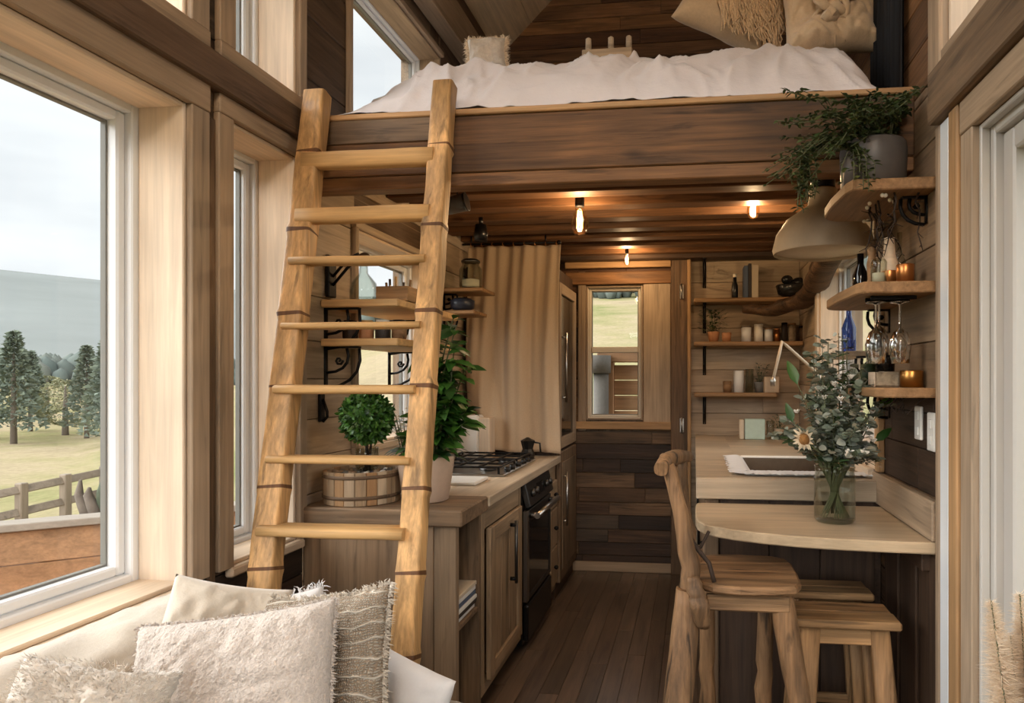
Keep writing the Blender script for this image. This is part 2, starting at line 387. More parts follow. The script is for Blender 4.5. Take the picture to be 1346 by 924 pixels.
        rings = [(z0, ins(bev)), (z0 + bev, poly), (z1 - bev, poly), (z1, ins(bev))] if bev else [(z0, poly), (z1, poly)]
        vs = [(q[0], q[1], z) for z, r in rings for q in r]; fs = []
        for i in range(len(rings) - 1):
            for k in range(n): fs.append([i * n + k, i * n + (k + 1) % n, (i + 1) * n + (k + 1) % n, (i + 1) * n + k])
        fs.append(list(range(n))[::-1]); fs.append([(len(rings) - 1) * n + k for k in range(n)])
        self.add(vs, fs, fam, ax, False, M)
    def leaf(self, p, d, up, L_, W, fam=None, bend=0.2, rnd=False):
        d = Vector(d).normalized(); up = Vector(up); s = d.cross(up)
        if s.length < 1e-3: s = d.cross(Vector((1, 0, 0.3)))
        s.normalize(); up = s.cross(d)
        if rnd: prof = [(0.0, 0.15), (0.25, 0.9), (0.6, 1.0), (0.9, 0.55)]
        else: prof = [(0.0, 0.08), (0.3, 0.85), (0.6, 0.8), (0.85, 0.4)]
        vs = []; fs = []
        for t, w in prof:
            c = p + d * (L_ * t) - up * (bend * L_ * t * t)
            vs += [c + s * (w * W / 2) + up * (0.12 * W * w), c, c - s * (w * W / 2) + up * (0.12 * W * w)]
        vs.append(p + d * L_ - up * (bend * L_))
        for i in range(3):
            for k in range(2):
                a = i * 3 + k; fs.append([a, a + 1, a + 4, a + 3])
        fs += [[9, 10, 12], [10, 11, 12]]
        self.add(vs, fs, fam, 0, True)
    def ball(self, c, r, fam=None, n=8, sc=(1, 1, 1)):
        prof = [(max(1e-6, r * math.sin(math.pi * i / n)), -r * math.cos(math.pi * i / n)) for i in range(n + 1)]
        self.lathe(prof, c, fam, seg=max(6, n + 2), M=Matrix.Diagonal(Vector(sc)).to_3x3(), closed=True)
    def build(self, name, parent=None, recalc=False):
        me = bpy.data.meshes.new(name); me.from_pydata([tuple(q) for q in self.v], [], self.p)
        used = sorted(set(self.m)); remap = {}
        for k in used:
            mt = FAM[self.f[k // 3]][k % 3]
            if mt.name not in [q.name for q in me.materials]: me.materials.append(mt)
            remap[k] = [q.name for q in me.materials].index(mt.name)
        me.polygons.foreach_set('material_index', [remap[k] for k in self.m])
        me.polygons.foreach_set('use_smooth', self.s)
        me.update()
        o = bpy.data.objects.new(name, me); C.objects.link(o)
        if parent: attach(o, parent)
        return o

def attach(o, parent):
    o.parent = parent; o.matrix_parent_inverse = parent.matrix_basis.inverted()
def tag(o, label=None, cat=None, group=None, kind=None):
    if label: o['label'] = label
    if cat: o['category'] = cat
    if group: o['group'] = group
    if kind: o['kind'] = kind
    return o
def thing(name, loc, label, cat, group=None, kind=None):
    o = bpy.data.objects.new(name, None); C.objects.link(o); o.empty_display_size = 0.05
    o.location = Vector(loc); return tag(o, label, cat, group, kind)
def struct(o): o['kind'] = 'structure'; return o
def sthing(name, loc=(0, 0, 0)):
    o = bpy.data.objects.new(name, None); C.objects.link(o); o.location = loc; o['kind'] = 'structure'; return o
def copy_tree(o, parent=None):
    c = o.copy(); C.objects.link(c); c.parent = parent
    for ch in [q for q in list(bpy.data.objects) if q.parent == o]: copy_tree(ch, c)
    return c
def nz(p, s=1.0, seed=0.0): return noise.noise(Vector(p) * s + Vector((seed, seed * 1.7, -seed)))
# lighting settings
SKY = 1.24; EXPO = 0.12; BP = 11
SUNS = [('overcast_sun', 188, 28, 7.0, 70, (1, .98, .96)), ('overcast_glow', 266, 16, 5.0, 50, (1, .98, .97)), ('overcast_glow', 350, 24, 1.5, 60, (1, .99, .98))]
FILL_GLOBES = [(.12, -1.0, 3.55, .26, 0, 'added fill light shaped as a white paper globe behind the viewer')]
FILL_GLOBE_E = 34.0
# ================================================================== THE SHELL
WT = 0.24   # wall thickness
def T(side, u, d, z):
    return {'left': (XL - d, u, z), 'right': (XR + d, u, z), 'back': (u, YB + d, z), 'rear': (u, YF - d, z)}[side]
def wbox(mb, side, u0, u1, d0, d1, z0, z1, fam=None, bev=0.003):
    a = T(side, u0, d0, z0); b = T(side, u1, d1, z1)
    mb.box(min(a[0], b[0]), max(a[0], b[0]), min(a[1], b[1]), max(a[1], b[1]), min(z0, z1), max(z0, z1), fam, bev)
def slab(mb, side, u0, u1, z0, z1, holes, d0, d1, fam):
    us = sorted({u0, u1} | {v for h in holes for v in h[:2] if u0 < v < u1}); zs = sorted({z0, z1} | {v for h in holes for v in h[2:] if z0 < v < z1})
    for i in range(len(us) - 1):
        for j in range(len(zs) - 1):
            cu, cz = (us[i] + us[i + 1]) / 2, (zs[j] + zs[j + 1]) / 2
            if any(h[0] < cu < h[1] and h[2] < cz < h[3] for h in holes): continue
            wbox(mb, side, us[i], us[i + 1], d0, d1, zs[j], zs[j + 1], fam, 0)
def planks(mb, side, u0, u1, z0, z1, holes, rh, lens, fam, d0=0.0, d1=0.015, shape=None, gap=0.003):
    z = z0
    while z < z1 - 0.004:
        h = min(rh * R.uniform(0.88, 1.12), z1 - z)
        if z1 - z - h < 0.03: h = z1 - z
        lo, hi = u0, u1
        if shape: lo, hi = shape(z)[0], shape(z)[1]; lo = max(lo, u0); hi = min(hi, u1)
        segs = [(lo, hi)]
        for hh in holes:
            if hh[2] < z + h - 0.005 and hh[3] > z + 0.005:
                segs = [s for a, b in segs for s in ((a, min(b, hh[0])), (max(a, hh[1]), b)) if s[1] - s[0] > 0.01]
        for a, b in segs:
            u = a
            while u < b - 0.004:
                l = R.uniform(*lens)
                if b - u - l < 0.12: l = b - u
                wbox(mb, side, u, u + l - 0.0015, d0, d1, z, z + h - gap, fam, 0.0022); u += l
        z += h

# openings: (u0, u1, z0, z1)
W1 = (0.15, 1.835, 0.80, 2.205); W2 = (2.02, 2.39, 0.80, 2.225)
U1 = (0.15, 1.835, 2.45, 3.35); U2 = (2.03, 2.39, 2.45, 3.35)
WL = (2.79, 3.86, 2.42, 3.28); WK = (2.84, 3.75, 1.10, 2.06)
D1 = (0.72, 1.885, 0.0, 2.06); KR = (2.86, 4.15, 1.10, 2.10); UR = (1.05, 2.10, 2.36, 3.2); UR2 = (-0.9, 0.4, 0.9, 2.1)
BW = (-0.783, -0.366, 1.10, 2.08); RW1 = (-1.2, -0.45, 0.4, 2.3); RW2 = (-0.28, 0.47, 0.4, 2.3); RW3 = (-0.95, 0.2, 2.55, 3.6)
WR = (-1.3, -0.05, 0.8, 2.2)

# ---- left wall
mb = MB('reclaimed_dark')
lh = [W1, W2, U1, U2, WL, WK, WR]
slab(mb, 'left', YF, YB, 0, EAVE + 0.1, lh, 0.016, WT, 'greyed')
planks(mb, 'left', YF, 2.44, 0, EAVE, lh, 0.13, (0.3, 0.9), 'reclaimed_dark')
planks(mb, 'left', 2.44, YB, 0.0, CEIL, lh, 0.16, (0.7, 1.6), 'pale_plank')
planks(mb, 'left', 2.44, YB, CEIL, EAVE, lh, 0.22, (0.3, 1.4), 'beam')
struct(mb.build('wall_left'))
# ---- right wall
mb = MB('reclaimed_dark')
rh_ = [D1, KR, UR, UR2]
slab(mb, 'right', YF, YB, 0, EAVE + 0.1, rh_, 0.016, WT, 'greyed')
planks(mb, 'right', YF, 2.86, 0, 1.36, rh_, 0.13, (0.3, 0.9), 'reclaimed_dark')
planks(mb, 'right', 2.86, YB, 0, 1.36, rh_, 0.16, (0.5, 1.2), 'pale_plank')
planks(mb, 'right', YF, 2.14, 1.36, EAVE, rh_, 0.14, (0.5, 1.2), 'greyed')
planks(mb, 'right', 2.14, 2.86, 1.36, CEIL, rh_, 0.16, (0.5, 1.2), 'cabinet')
planks(mb, 'right', 2.86, YB, 1.36, CEIL, rh_, 0.16, (0.5, 1.2), 'pale_plank')
planks(mb, 'right', 2.14, YB, CEIL, EAVE, rh_, 0.14, (0.5, 1.2), 'reclaimed_warm')
struct(mb.build('wall_right'))
# ---- back wall (with its gable)
gab = lambda z: (XL, XR) if z <= EAVE else (XL + (z - EAVE), XR - (z - EAVE))
mb = MB('reclaimed_warm')
slab(mb, 'back', XL - WT, XR + WT, 0, EAVE, [BW], 0.016, WT, 'greyed')
poly = [(XL - WT, EAVE), (XR + WT, EAVE), (XC, RIDGE + WT)]
RX = Matrix(((1, 0, 0, 0), (0, 0, -1, 0), (0, 1, 0, 0), (0, 0, 0, 1)))
mb.prism(poly, -(YB + WT), -(YB + 0.016), 'greyed', M=RX)
planks(mb, 'back', XL, -0.15, 0.0, 1.02, [BW], 0.105, (0.25, 0.9), 'reclaimed_dark')
planks(mb, 'back', XL, -0.15, 1.02, CEIL, [BW], 0.13, (0.4, 1.2), 'reclaimed_warm')
planks(mb, 'back', -0.15, XR, 0.0, CEIL, [BW], 0.165, (0.6, 1.2), 'pale_plank')
planks(mb, 'back', XL, XR, CEIL, RIDGE, [], 0.10, (0.35, 1.1), 'reclaimed_warm', shape=gab)
struct(mb.build('wall_back'))
# ---- rear wall behind the camera
mb = MB('pale_plank')
slab(mb, 'rear', XL - WT, XR + WT, 0, EAVE, [RW1, RW2, RW3], 0.016, WT, 'greyed')
mb.prism(poly, -(YF - 0.016), -(YF - WT), 'greyed', M=RX)
planks(mb, 'rear', XL, XR, 0.0, RIDGE, [RW1, RW2, RW3], 0.16, (0.6, 1.4), 'pale_plank', shape=gab)
struct(mb.build('wall_rear'))
# ---- floor
mb = MB('floor_wood')
mb.box(XL - WT, XR + WT, YF - WT, YB + WT, -0.10, -0.016, 'greyed', 0)
x = XL
while x < XR - 0.01:
    w = min(0.088, XR - x); y = YF - R.uniform(0, 0.6)
    while y < YB:
        l = R.uniform(0.7, 1.5); a, b = max(y, YF), min(y + l, YB)
        if b - a > 0.01: mb.box(x, x + w - 0.0012, a, b - 0.0015, -0.016, 0.0, 'floor_wood', 0.001)
        y += l
    x += w
struct(mb.build('floor'))
# ---- roof: two slopes lined with pale boards
mb = MB('ply')
L_ = (XR - XL) / 2 * math.sqrt(2)
for s in (-1, 1):
    M_ = Matrix.Translation((XC, 0, RIDGE)) @ Matrix.Rotation(s * math.radians(45), 4, 'Y')
    n = 4
    for i in range(n):
        a, b = i * (L_ / n), (i + 1) * (L_ / n)
        if s > 0: mb.box(a, b - 0.003, YF - 0.2, YB + 0.2, 0.0, 0.02, 'ply', 0.002, M=M_, ax=1)
        else: mb.box(-b + 0.003, -a, YF - 0.2, YB + 0.2, 0.0, 0.02, 'ply', 0.002, M=M_, ax=1)
    if s > 0: mb.box(0, L_ + 0.1, YF - 0.35, YB + 0.35, 0.02, 0.2, 'greyed', 0, M=M_)
    else: mb.box(-L_ - 0.1, 0, YF - 0.35, YB + 0.35, 0.02, 0.2, 'greyed', 0, M=M_)
struct(mb.build('ceiling'))
# wall plates under the eaves
k = 0
for sd, xa, xb in (('left', XL, XL + 0.10), ('right', XR - 0.10, XR)):
    for z0, z1, e, fam in ((3.40, 3.62, 0.0, 'casing'), (3.62, 3.74, 0.03, 'beam')):
        mb = MB(fam)
        mb.box(xa if sd == 'left' else xa + e, xb - e if sd == 'left' else xb, YF, YB - 0.02, z0, z1, fam, 0.006)
        k += 1; struct(mb.build('trim_%d' % k))

# ---- windows
def window(n, side, o, frame='white_frame', reveal=0.14, fw=0.045, sash=0.045, casing=(0.07, 0.07, 0.08, 0.0), cfam='casing',
           lining='pine', mid=None, sill=0.0, seal='seal', name=None, pane='pane', fd=0.06, cth=0.022):
    u0, u1, z0, z1 = o
    root = sthing(name or 'window_%d' % n, T(side, (u0 + u1) / 2, 0, z0))
    lt = 0.014; d1 = reveal
    mb = MB(lining)           # lining boards of the opening, from the room face to the frame
    wbox(mb, side, u0, u0 + lt, -0.004, d1, z0, z1, lining); wbox(mb, side, u1 - lt, u1, -0.004, d1, z0, z1, lining)
    wbox(mb, side, u0 + lt, u1 - lt, -0.004, d1, z1 - lt, z1, lining)
    wbox(mb, side, u0 + lt, u1 - lt, -0.004, d1, z0, z0 + lt, lining)
    mb.build('reveal', root)
    if sum(casing) > 0:
        cl, cr, ct, cb = casing; mb = MB(cfam)
        if cl: wbox(mb, side, u0 - cl, u0, -cth, 0.0, z0, z1, cfam)
        if cr: wbox(mb, side, u1, u1 + cr, -cth, 0.0, z0, z1, cfam)
        if ct: wbox(mb, side, u0 - cl, u1 + cr, -cth - 0.003, 0.0, z1, z1 + ct, cfam)
        if cb: wbox(mb, side, u0 - cl, u1 + cr, -cth - 0.003, 0.0, z0 - cb, z0, cfam)
        mb.build('casing', root)
    if sill:
        mb = MB('pine'); wbox(mb, side, u0 - 0.02, u1 + 0.02, -sill, 0.0, z0 - 0.03, z0 + 0.002, 'pine', 0.006); mb.build('sill', root)
    # outer frame
    mb = MB(frame)
    for s_, (a, b, c, d) in enumerate(((u0, u0 + fw, z0, z1), (u1 - fw, u1, z0, z1), (u0 + fw, u1 - fw, z1 - fw, z1), (u0 + fw, u1 - fw, z0, z0 + fw))):
        wbox(mb, side, a, b, d1, d1 + fd, c, d, frame, 0.004)
    mb.build('frame', root)
    mb = MB(frame); a0, a1, c0, c1 = u0 + fw, u1 - fw, z0 + fw, z1 - fw; sd0, sd1 = d1 + 0.02, d1 + fd - 0.004
    wbox(mb, side, a0, a0 + sash, sd0, sd1, c0, c1, frame, 0.006); wbox(mb, side, a1 - sash, a1, sd0, sd1, c0, c1, frame, 0.006)
    wbox(mb, side, a0 + sash, a1 - sash, sd0, sd1, c1 - sash, c1, frame, 0.006); wbox(mb, side, a0 + sash, a1 - sash, sd0, sd1, c0, c0 + sash, frame, 0.006)
    if mid: wbox(mb, side, a0 + sash, a1 - sash, sd0 - 0.012, sd1, mid - 0.022, mid + 0.022, frame, 0.006)
    mb.build('sash', root)
    g0, g1, h0, h1 = a0 + sash, a1 - sash, c0 + sash, c1 - sash
    if seal:
        mb = MB(seal); t = 0.006
        wbox(mb, side, g0, g0 + t, sd1 - 0.020, sd1 - 0.002, h0, h1, seal, 0.001); wbox(mb, side, g1 - t, g1, sd1 - 0.020, sd1 - 0.002, h0, h1, seal, 0.001)
        wbox(mb, side, g0 + t, g1 - t, sd1 - 0.020, sd1 - 0.002, h1 - t, h1, seal, 0.001); wbox(mb, side, g0 + t, g1 - t, sd1 - 0.020, sd1 - 0.002, h0, h0 + t, seal, 0.001)
        mb.build('seal', root)
    mb = MB(pane); wbox(mb, side, g0, g1, sd1 - 0.010, sd1 - 0.006, h0, h1, pane, 0); mb.build('pane', root)
    # window light portal: guides daylight sampling, emits nothing
    ld = bpy.data.lights.new('daylight_portal', 'AREA'); ld.shape = 'RECTANGLE'; ld.size = abs(u1 - u0); ld.size_y = z1 - z0; ld.cycles.is_portal = True
    lo = bpy.data.objects.new('daylight_portal', ld); C.objects.link(lo); lo.location = T(side, (u0 + u1) / 2, WT + 0.02, (z0 + z1) / 2)
    lo.rotation_euler = {'left': (math.pi / 2, 0, -math.pi / 2), 'right': (math.pi / 2, 0, math.pi / 2), 'back': (-math.pi / 2, 0, 0), 'rear': (math.pi / 2, 0, 0)}[side]
    attach(lo, root); lo['kind'] = 'helper'
    return root

window(1, 'left', W1, casing=(0.07, 0.075, 0.085, 0.0), fw=0.035, sash=0.03, sill=0.03, fd=0.075)
window(2, 'left', W2, casing=(0.07, 0.045, 0.06, 0.0), fw=0.03, sash=0.03, sill=0.03)
window(3, 'left', U1, casing=(0.07, 0.075, 0.05, 0.055), fw=0.035, sash=0.03)
window(4, 'left', U2, casing=(0.075, 0.045, 0.05, 0.05), fw=0.03, sash=0.03)
window(5, 'left', WL, casing=(0.03, 0.0, 0.03, 0.0), fw=0.02, sash=0.02, reveal=0.12, lining='casing', seal='seal')
window(6, 'left', WK, casing=(0.03, 0.03, 0.03, 0.03), cfam='pale_plank', fw=0.03, sash=0.03, reveal=0.12, lining='pine')
window(7, 'back', BW, frame='cream_paint', casing=(0.03, 0.0, 0.0, 0.0), cfam='casing', reveal=0.01, fw=0.018, sash=0.018, mid=1.612, lining='casing')
window(8, 'right', KR, casing=(0.07, 0.07, 0.07, 0.06), cfam='pine', fw=0.03, sash=0.03, reveal=0.10)
window(9, 'right', UR, casing=(0.07, 0.04, 0.06, 0.05), cfam='casing', fw=0.035, sash=0.035, reveal=0.08)
window(10, 'right', UR2, casing=(0.07, 0.07, 0.06, 0.05), fw=0.035, sash=0.035)
window(11, 'rear', RW1, casing=(0.07, 0.07, 0.07, 0.07)); window(12, 'rear', RW2, casing=(0.07, 0.07, 0.07, 0.07)); window(13, 'rear', RW3, casing=(0.07, 0.07, 0.07, 0.07))
window(14, 'left', WR, casing=(0.07, 0.07, 0.08, 0.0))
door = window(1, 'right', (D1[0], D1[1], 0.02, D1[3]), name='door_1', casing=(0.075, 0.075, 0.09, 0.0), cfam='casing', fw=0.035, sash=0.06, reveal=0.02, seal='seal', lining='door_paint', frame='door_paint', fd=0.09)
# door handle on the far stile is not in view; threshold
mb = MB('casing'); wbox(mb, 'right', D1[0], D1[1], 0.0, WT, 0.0, 0.018, 'casing'); mb.build('threshold', door)
# header band along the left wall between the two window rows
tn = k
def trim(fam, *b, bev=0.005):
    global tn
    tn += 1; mb = MB(fam); mb.box(*b, fam, bev); return struct(mb.build('trim_%d' % tn))
trim('beam', XL, XL + 0.045, YF, 2.42, 2.285, 2.392)
trim('reclaimed_dark', XL, XL + 0.012, 1.912, 1.948, 0.0, 2.2)
# header band along the right wall over the door
trim('greyed', XR - 0.05, XR, YF, 2.14, 2.152, 2.305)
# corner posts beside the door
trim('white_frame', XR - 0.022, XR, 2.050, 2.118, 0.0, 2.15)
trim('casing', XR - 0.024, XR, 2.122, 2.152, 0.0, 2.15)
trim('gold_trim', XR - 0.03, XR, 1.966, 2.030, 0.0, 2.15)
trim('casing', XR - 0.03, XR, 2.10, 2.20, 2.31, 3.4)
# casing and header around the back window
trim('casing', -0.84, -0.783, YB - 0.02, YB, 1.02, 2.18)
trim('reclaimed_warm', -0.93, -0.15, YB - 0.035, YB, 2.085, 2.175)
trim('gold_trim', -0.93, -0.16, YB - 0.045, YB, 1.035, 1.09)
trim('pale_plank', -0.362, -0.163, YB - 0.022, YB, 1.03, 2.17)
trim('reclaimed_dark', -0.163, -0.04, YB - 0.05, YB, 0.0, CEIL)
trim('gold_trim', -0.045, -0.02, YB - 0.07, YB, 0.0, CEIL)
trim('dark_panel', XL, XR, YB - 0.14, YB, 2.245, CEIL)
trim('gold_trim', -0.93, -0.16, YB - 0.06, YB, 2.20, 2.245)
trim('casing', -0.93, -0.05, YB - 0.02, YB, 0.0, 0.07).name = 'baseboard_back'
# hinges on the jamb
for z in (2.02, 1.07):
    mb = MB('steel'); mb.box(-0.10, -0.07, YB - 0.058, YB - 0.05, z - 0.05, z + 0.05, 'steel', 0.002)
    mb.tube([(-0.085, YB - 0.062, z - 0.055), (-0.085, YB - 0.062, z + 0.055)], 0.007, 'steel')
    struct(mb.build('door_hinge'))

# ---- the sleeping loft: deck, joists, front beam
mb = MB('ceiling_slat')
y = LOFT_Y + 0.08
while y < YB - 0.01:
    w = min(0.13, YB - y); mb.box(XL, XR, y, y + w - 0.004, CEIL, CEIL + 0.028, 'ceiling_slat', 0.002, ax=0); y += w
struct(mb.build('ceiling_loft_deck'))
y = 2.62
while y < 4.75:
    trim('ceiling_slat', XL + 0.001, XR - 0.001, y, y + 0.11, 2.275, CEIL); y += 0.265
mb = MB('loft_beam')
mb.box(XL, XR, LOFT_Y, LOFT_Y + 0.06, 2.155, 2.362, 'loft_beam', 0.004)
mb.box(XL, XR, LOFT_Y + 0.002, LOFT_Y + 0.08, 2.105, 2.153, 'ceiling_slat', 0.004)
mb.box(XL, XR, LOFT_Y - 0.012, LOFT_Y + 0.08, 2.363, 2.384, 'gold_trim', 0.004)
# shorter reclaimed board let in at the ladder end
mb.box(XL + 0.02, -0.93, LOFT_Y - 0.008, LOFT_Y, 2.275, 2.362, 'greyed', 0.003)
struct(mb.build('trim_loft_beam'))

# ================================================================== OUTSIDE
def hgt(x, y):
    d = math.hypot(x, y)
    h = -0.9
    if y > 7:   # grassy bank behind the house
        dirx = max(0.0, 1 - (max(0, -x - 0.25 * y) / (6 + 0.35 * y)) ** 2) if x < 0 else 1.0
        h += dirx * min((y - 7) * 0.178, 12) 
    if x > 6: h += min((x - 6) * 0.06, 6)
    if d > 60: h += (d - 60) * 0.012
    return h + 0.06 * noise.noise(Vector((x * 0.2, y * 0.2, 0)))
mb = MB('ground_grass'); vs = []; fs = []
rr = [0, 2, 4, 6, 8, 10, 13, 16, 20, 25, 30, 36, 45, 55, 70, 90, 120, 160, 210, 280]; na = 72
for r in rr:
    for a in range(na):
        x, y = r * math.cos(2 * math.pi * a / na), r * math.sin(2 * math.pi * a / na); vs.append((x, y, hgt(x, y)))
for i in range(len(rr) - 1):
    for a in range(na):
        fs.append((i * na + a, i * na + (a + 1) % na, (i + 1) * na + (a + 1) % na, (i + 1) * na + a))
mb.add(vs, fs, smooth=True); struct(mb.build('ground'))
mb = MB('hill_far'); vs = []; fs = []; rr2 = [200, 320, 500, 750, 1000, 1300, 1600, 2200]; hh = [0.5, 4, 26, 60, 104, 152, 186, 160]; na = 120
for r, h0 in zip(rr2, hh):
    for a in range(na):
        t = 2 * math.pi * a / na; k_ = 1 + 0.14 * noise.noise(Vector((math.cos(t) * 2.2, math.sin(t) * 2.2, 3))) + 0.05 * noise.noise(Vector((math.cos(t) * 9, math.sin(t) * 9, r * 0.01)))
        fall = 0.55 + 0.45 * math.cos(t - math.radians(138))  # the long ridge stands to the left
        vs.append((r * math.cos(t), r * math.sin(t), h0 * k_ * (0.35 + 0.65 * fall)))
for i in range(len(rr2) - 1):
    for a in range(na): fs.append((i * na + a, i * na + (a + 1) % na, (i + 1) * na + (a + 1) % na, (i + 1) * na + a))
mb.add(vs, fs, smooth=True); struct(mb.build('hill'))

def gz(x, y): return hgt(x, y)
def tree(kind, x, y, h, w, label):
    z = gz(x, y) - 0.1; root = thing('conifer_tree' if kind == 'conifer' else 'leafy_tree', (x, y, z), label, 'tree', 'trees in the field beyond the window')
    mb = MB('bark'); mb.tube([(x, y, z), (x, y, z + h * 0.5), (x, y, z + h * 0.9)], [w * 0.06, w * 0.04, w * 0.01], 'bark', 7); mb.build('trunk', root)
    mb = MB(kind)
    for i in range(1700):
        t = R.random() ** 0.8
        a = R.uniform(0, 6.28)
        if kind == 'conifer': zz = z + h * (0.15 + 0.85 * t); rad = w * 0.5 * (1 - t) ** 0.8 * math.sqrt(R.random()) + 0.02
        else:
            ph = R.uniform(-1, 1); rad = w * 0.5 * math.sqrt(max(0, 1 - ph * ph)) * R.uniform(0.7, 1); zz = z + h * (0.6 + 0.38 * ph)
        p = Vector((x + rad * math.cos(a), y + rad * math.sin(a), zz))
        s = h * R.uniform(0.025, 0.055)
        d = Vector((math.cos(a), math.sin(a), R.uniform(-0.5, 0.5)))
        u = Vector((R.uniform(-1, 1), R.uniform(-1, 1), R.uniform(0.2, 1)))
        sd = d.cross(u).normalized() * s * 0.5
        mb.add([p - sd, p + sd, p + d * s], [(0, 1, 2)])
    mb.build('crown', root)
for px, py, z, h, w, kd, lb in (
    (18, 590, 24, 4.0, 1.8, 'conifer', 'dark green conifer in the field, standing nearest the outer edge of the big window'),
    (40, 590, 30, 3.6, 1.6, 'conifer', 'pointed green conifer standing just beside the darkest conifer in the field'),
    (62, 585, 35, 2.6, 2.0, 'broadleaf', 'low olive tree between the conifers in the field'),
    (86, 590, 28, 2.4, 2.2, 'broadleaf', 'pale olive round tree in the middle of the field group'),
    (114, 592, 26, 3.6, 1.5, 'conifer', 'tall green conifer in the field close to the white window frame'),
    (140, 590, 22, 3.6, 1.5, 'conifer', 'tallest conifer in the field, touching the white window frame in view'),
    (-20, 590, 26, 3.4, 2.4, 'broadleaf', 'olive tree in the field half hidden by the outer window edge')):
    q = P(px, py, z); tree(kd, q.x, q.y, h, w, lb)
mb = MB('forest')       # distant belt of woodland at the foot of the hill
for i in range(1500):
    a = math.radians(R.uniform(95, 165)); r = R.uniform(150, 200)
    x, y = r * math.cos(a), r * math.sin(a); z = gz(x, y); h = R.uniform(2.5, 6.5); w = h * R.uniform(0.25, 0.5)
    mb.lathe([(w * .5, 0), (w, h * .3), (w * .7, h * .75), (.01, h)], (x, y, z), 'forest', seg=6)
tag(mb.build('treeline'), 'distant haze-tinted dark woodland belt at the foot of the hill', 'woodland', kind='stuff')
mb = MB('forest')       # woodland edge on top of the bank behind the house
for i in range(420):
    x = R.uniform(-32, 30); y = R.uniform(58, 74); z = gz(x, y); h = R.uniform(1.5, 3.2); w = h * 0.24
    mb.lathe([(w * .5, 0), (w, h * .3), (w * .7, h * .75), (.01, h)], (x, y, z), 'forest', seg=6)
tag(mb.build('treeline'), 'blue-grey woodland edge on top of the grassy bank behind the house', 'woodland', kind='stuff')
# field fence
a = P(-60, 662, 7.6); b = P(170, 613, 9.6); d = (b - a)
root = thing('field_fence', (a.x, a.y, gz(a.x, a.y)), 'weathered two-rail wooden fence running across the field outside the big window', 'fence')
for dz in (0.0, -0.27):
    mb = MB('fence'); e = Vector((0, 0, dz))
    mb.tube([a + e, b + e], [(0.012, 0.05)] * 2, 'fence', 8, ax=0, prof=6, up=(0, 1, 0)); mb.build('rail', root)
for t in (0.05, 0.3, 0.55, 0.8, 0.98):
    q = a + d * t; mb = MB('fence'); mb.box(q.x - 0.05, q.x + 0.05, q.y + 0.02, q.y + 0.12, gz(q.x, q.y) - 0.05, q.z + 0.08, 'fence', 0.01); mb.build('post', root)
# timber deck and its boarded rail outside the big window
c0, c1 = P(-70, 698, 3.0), P(150, 675, 3.32)
dv = (c1 - c0); dv.z = 0; ln = dv.length; ang = math.atan2(dv.y, dv.x); zt = (c0.z + c1.z) / 2
M_ = Matrix.Translation((c0.x, c0.y, 0)) @ Matrix.Rotation(ang, 4, 'Z')
root = thing('deck_rail', (c0.x, c0.y, -0.2), 'orange timber deck rail with horizontal boards and pale cap outside the big window', 'deck rail')
mb = MB('deck_cap'); mb.box(-1.0, ln + 1.2, -0.02, 0.12, zt - 0.035, zt, 'deck_cap', 0.004, M=M_); mb.build('cap', root)
mb = MB('deck')
for i in range(6): mb.box(-1.0, ln + 1.2, 0.03, 0.055, zt - 0.04 - 0.155 * (i + 1), zt - 0.04 - 0.155 * i - 0.004, 'deck', 0.003, M=M_)
mb.build('board_panel', root)
for x in (-0.9, 0.3, 1.5):
    mb = MB('deck'); mb.box(x, x + 0.09, 0.056, 0.14, -0.25, zt - 0.036, 'deck', 0.004, M=M_); mb.build('post', root)
mb = MB('deck'); 
for i in range(16): mb.box(-4.2, -1.74, 0.0 + i * 0.3, 0.29 + i * 0.3, -0.30, -0.25, 'deck', 0.003)
tag(mb.build('ground_deck'), kind='structure')
# driftwood and cactus standing just past the rail
q = P(122, 672, 3.75); 
root = thing('driftwood_planter', (q.x, q.y, q.z - 0.65), 'stumpy cactus and driftwood horns standing just past the deck rail', 'planter')
mb = MB('pot_grey'); mb.lathe([(0.10, -0.65), (0.13, -0.3), (0.13, -0.04), (0.11, -0.04)], q, 'pot_grey'); mb.build('pot', root)
mb = MB('bark')
for s, hh_ in ((-0.055, 0.17), (0.0, 0.13)):
    mb.tube([q + Vector((s + 0.04, 0, -0.06)), q + Vector((s, 0, 0.03)), q + Vector((s - 0.03, 0, 0.09)), q + Vector((s - 0.02, 0, hh_))], [0.035, 0.032, 0.024, 0.008], 'bark', 8)
mb.build('driftwood', root)
mb = MB('cactus'); mb.tube([q + Vector((0.03, 0.03, -0.06)), q + Vector((0.04, 0.03, 0.1)), q + Vector((0.04, 0.03, 0.19))], [0.03, 0.035, 0.01], 'cactus', 10); mb.build('cactus_stem', root)
mb = MB('cactus'); mb.tube([q + Vector((0.10, 0.05, -0.06)), q + Vector((0.11, 0.05, 0.03)), q + Vector((0.11, 0.05, 0.07))], [0.04, 0.045, 0.01], 'cactus', 10); mb.build('cactus_stem', root)
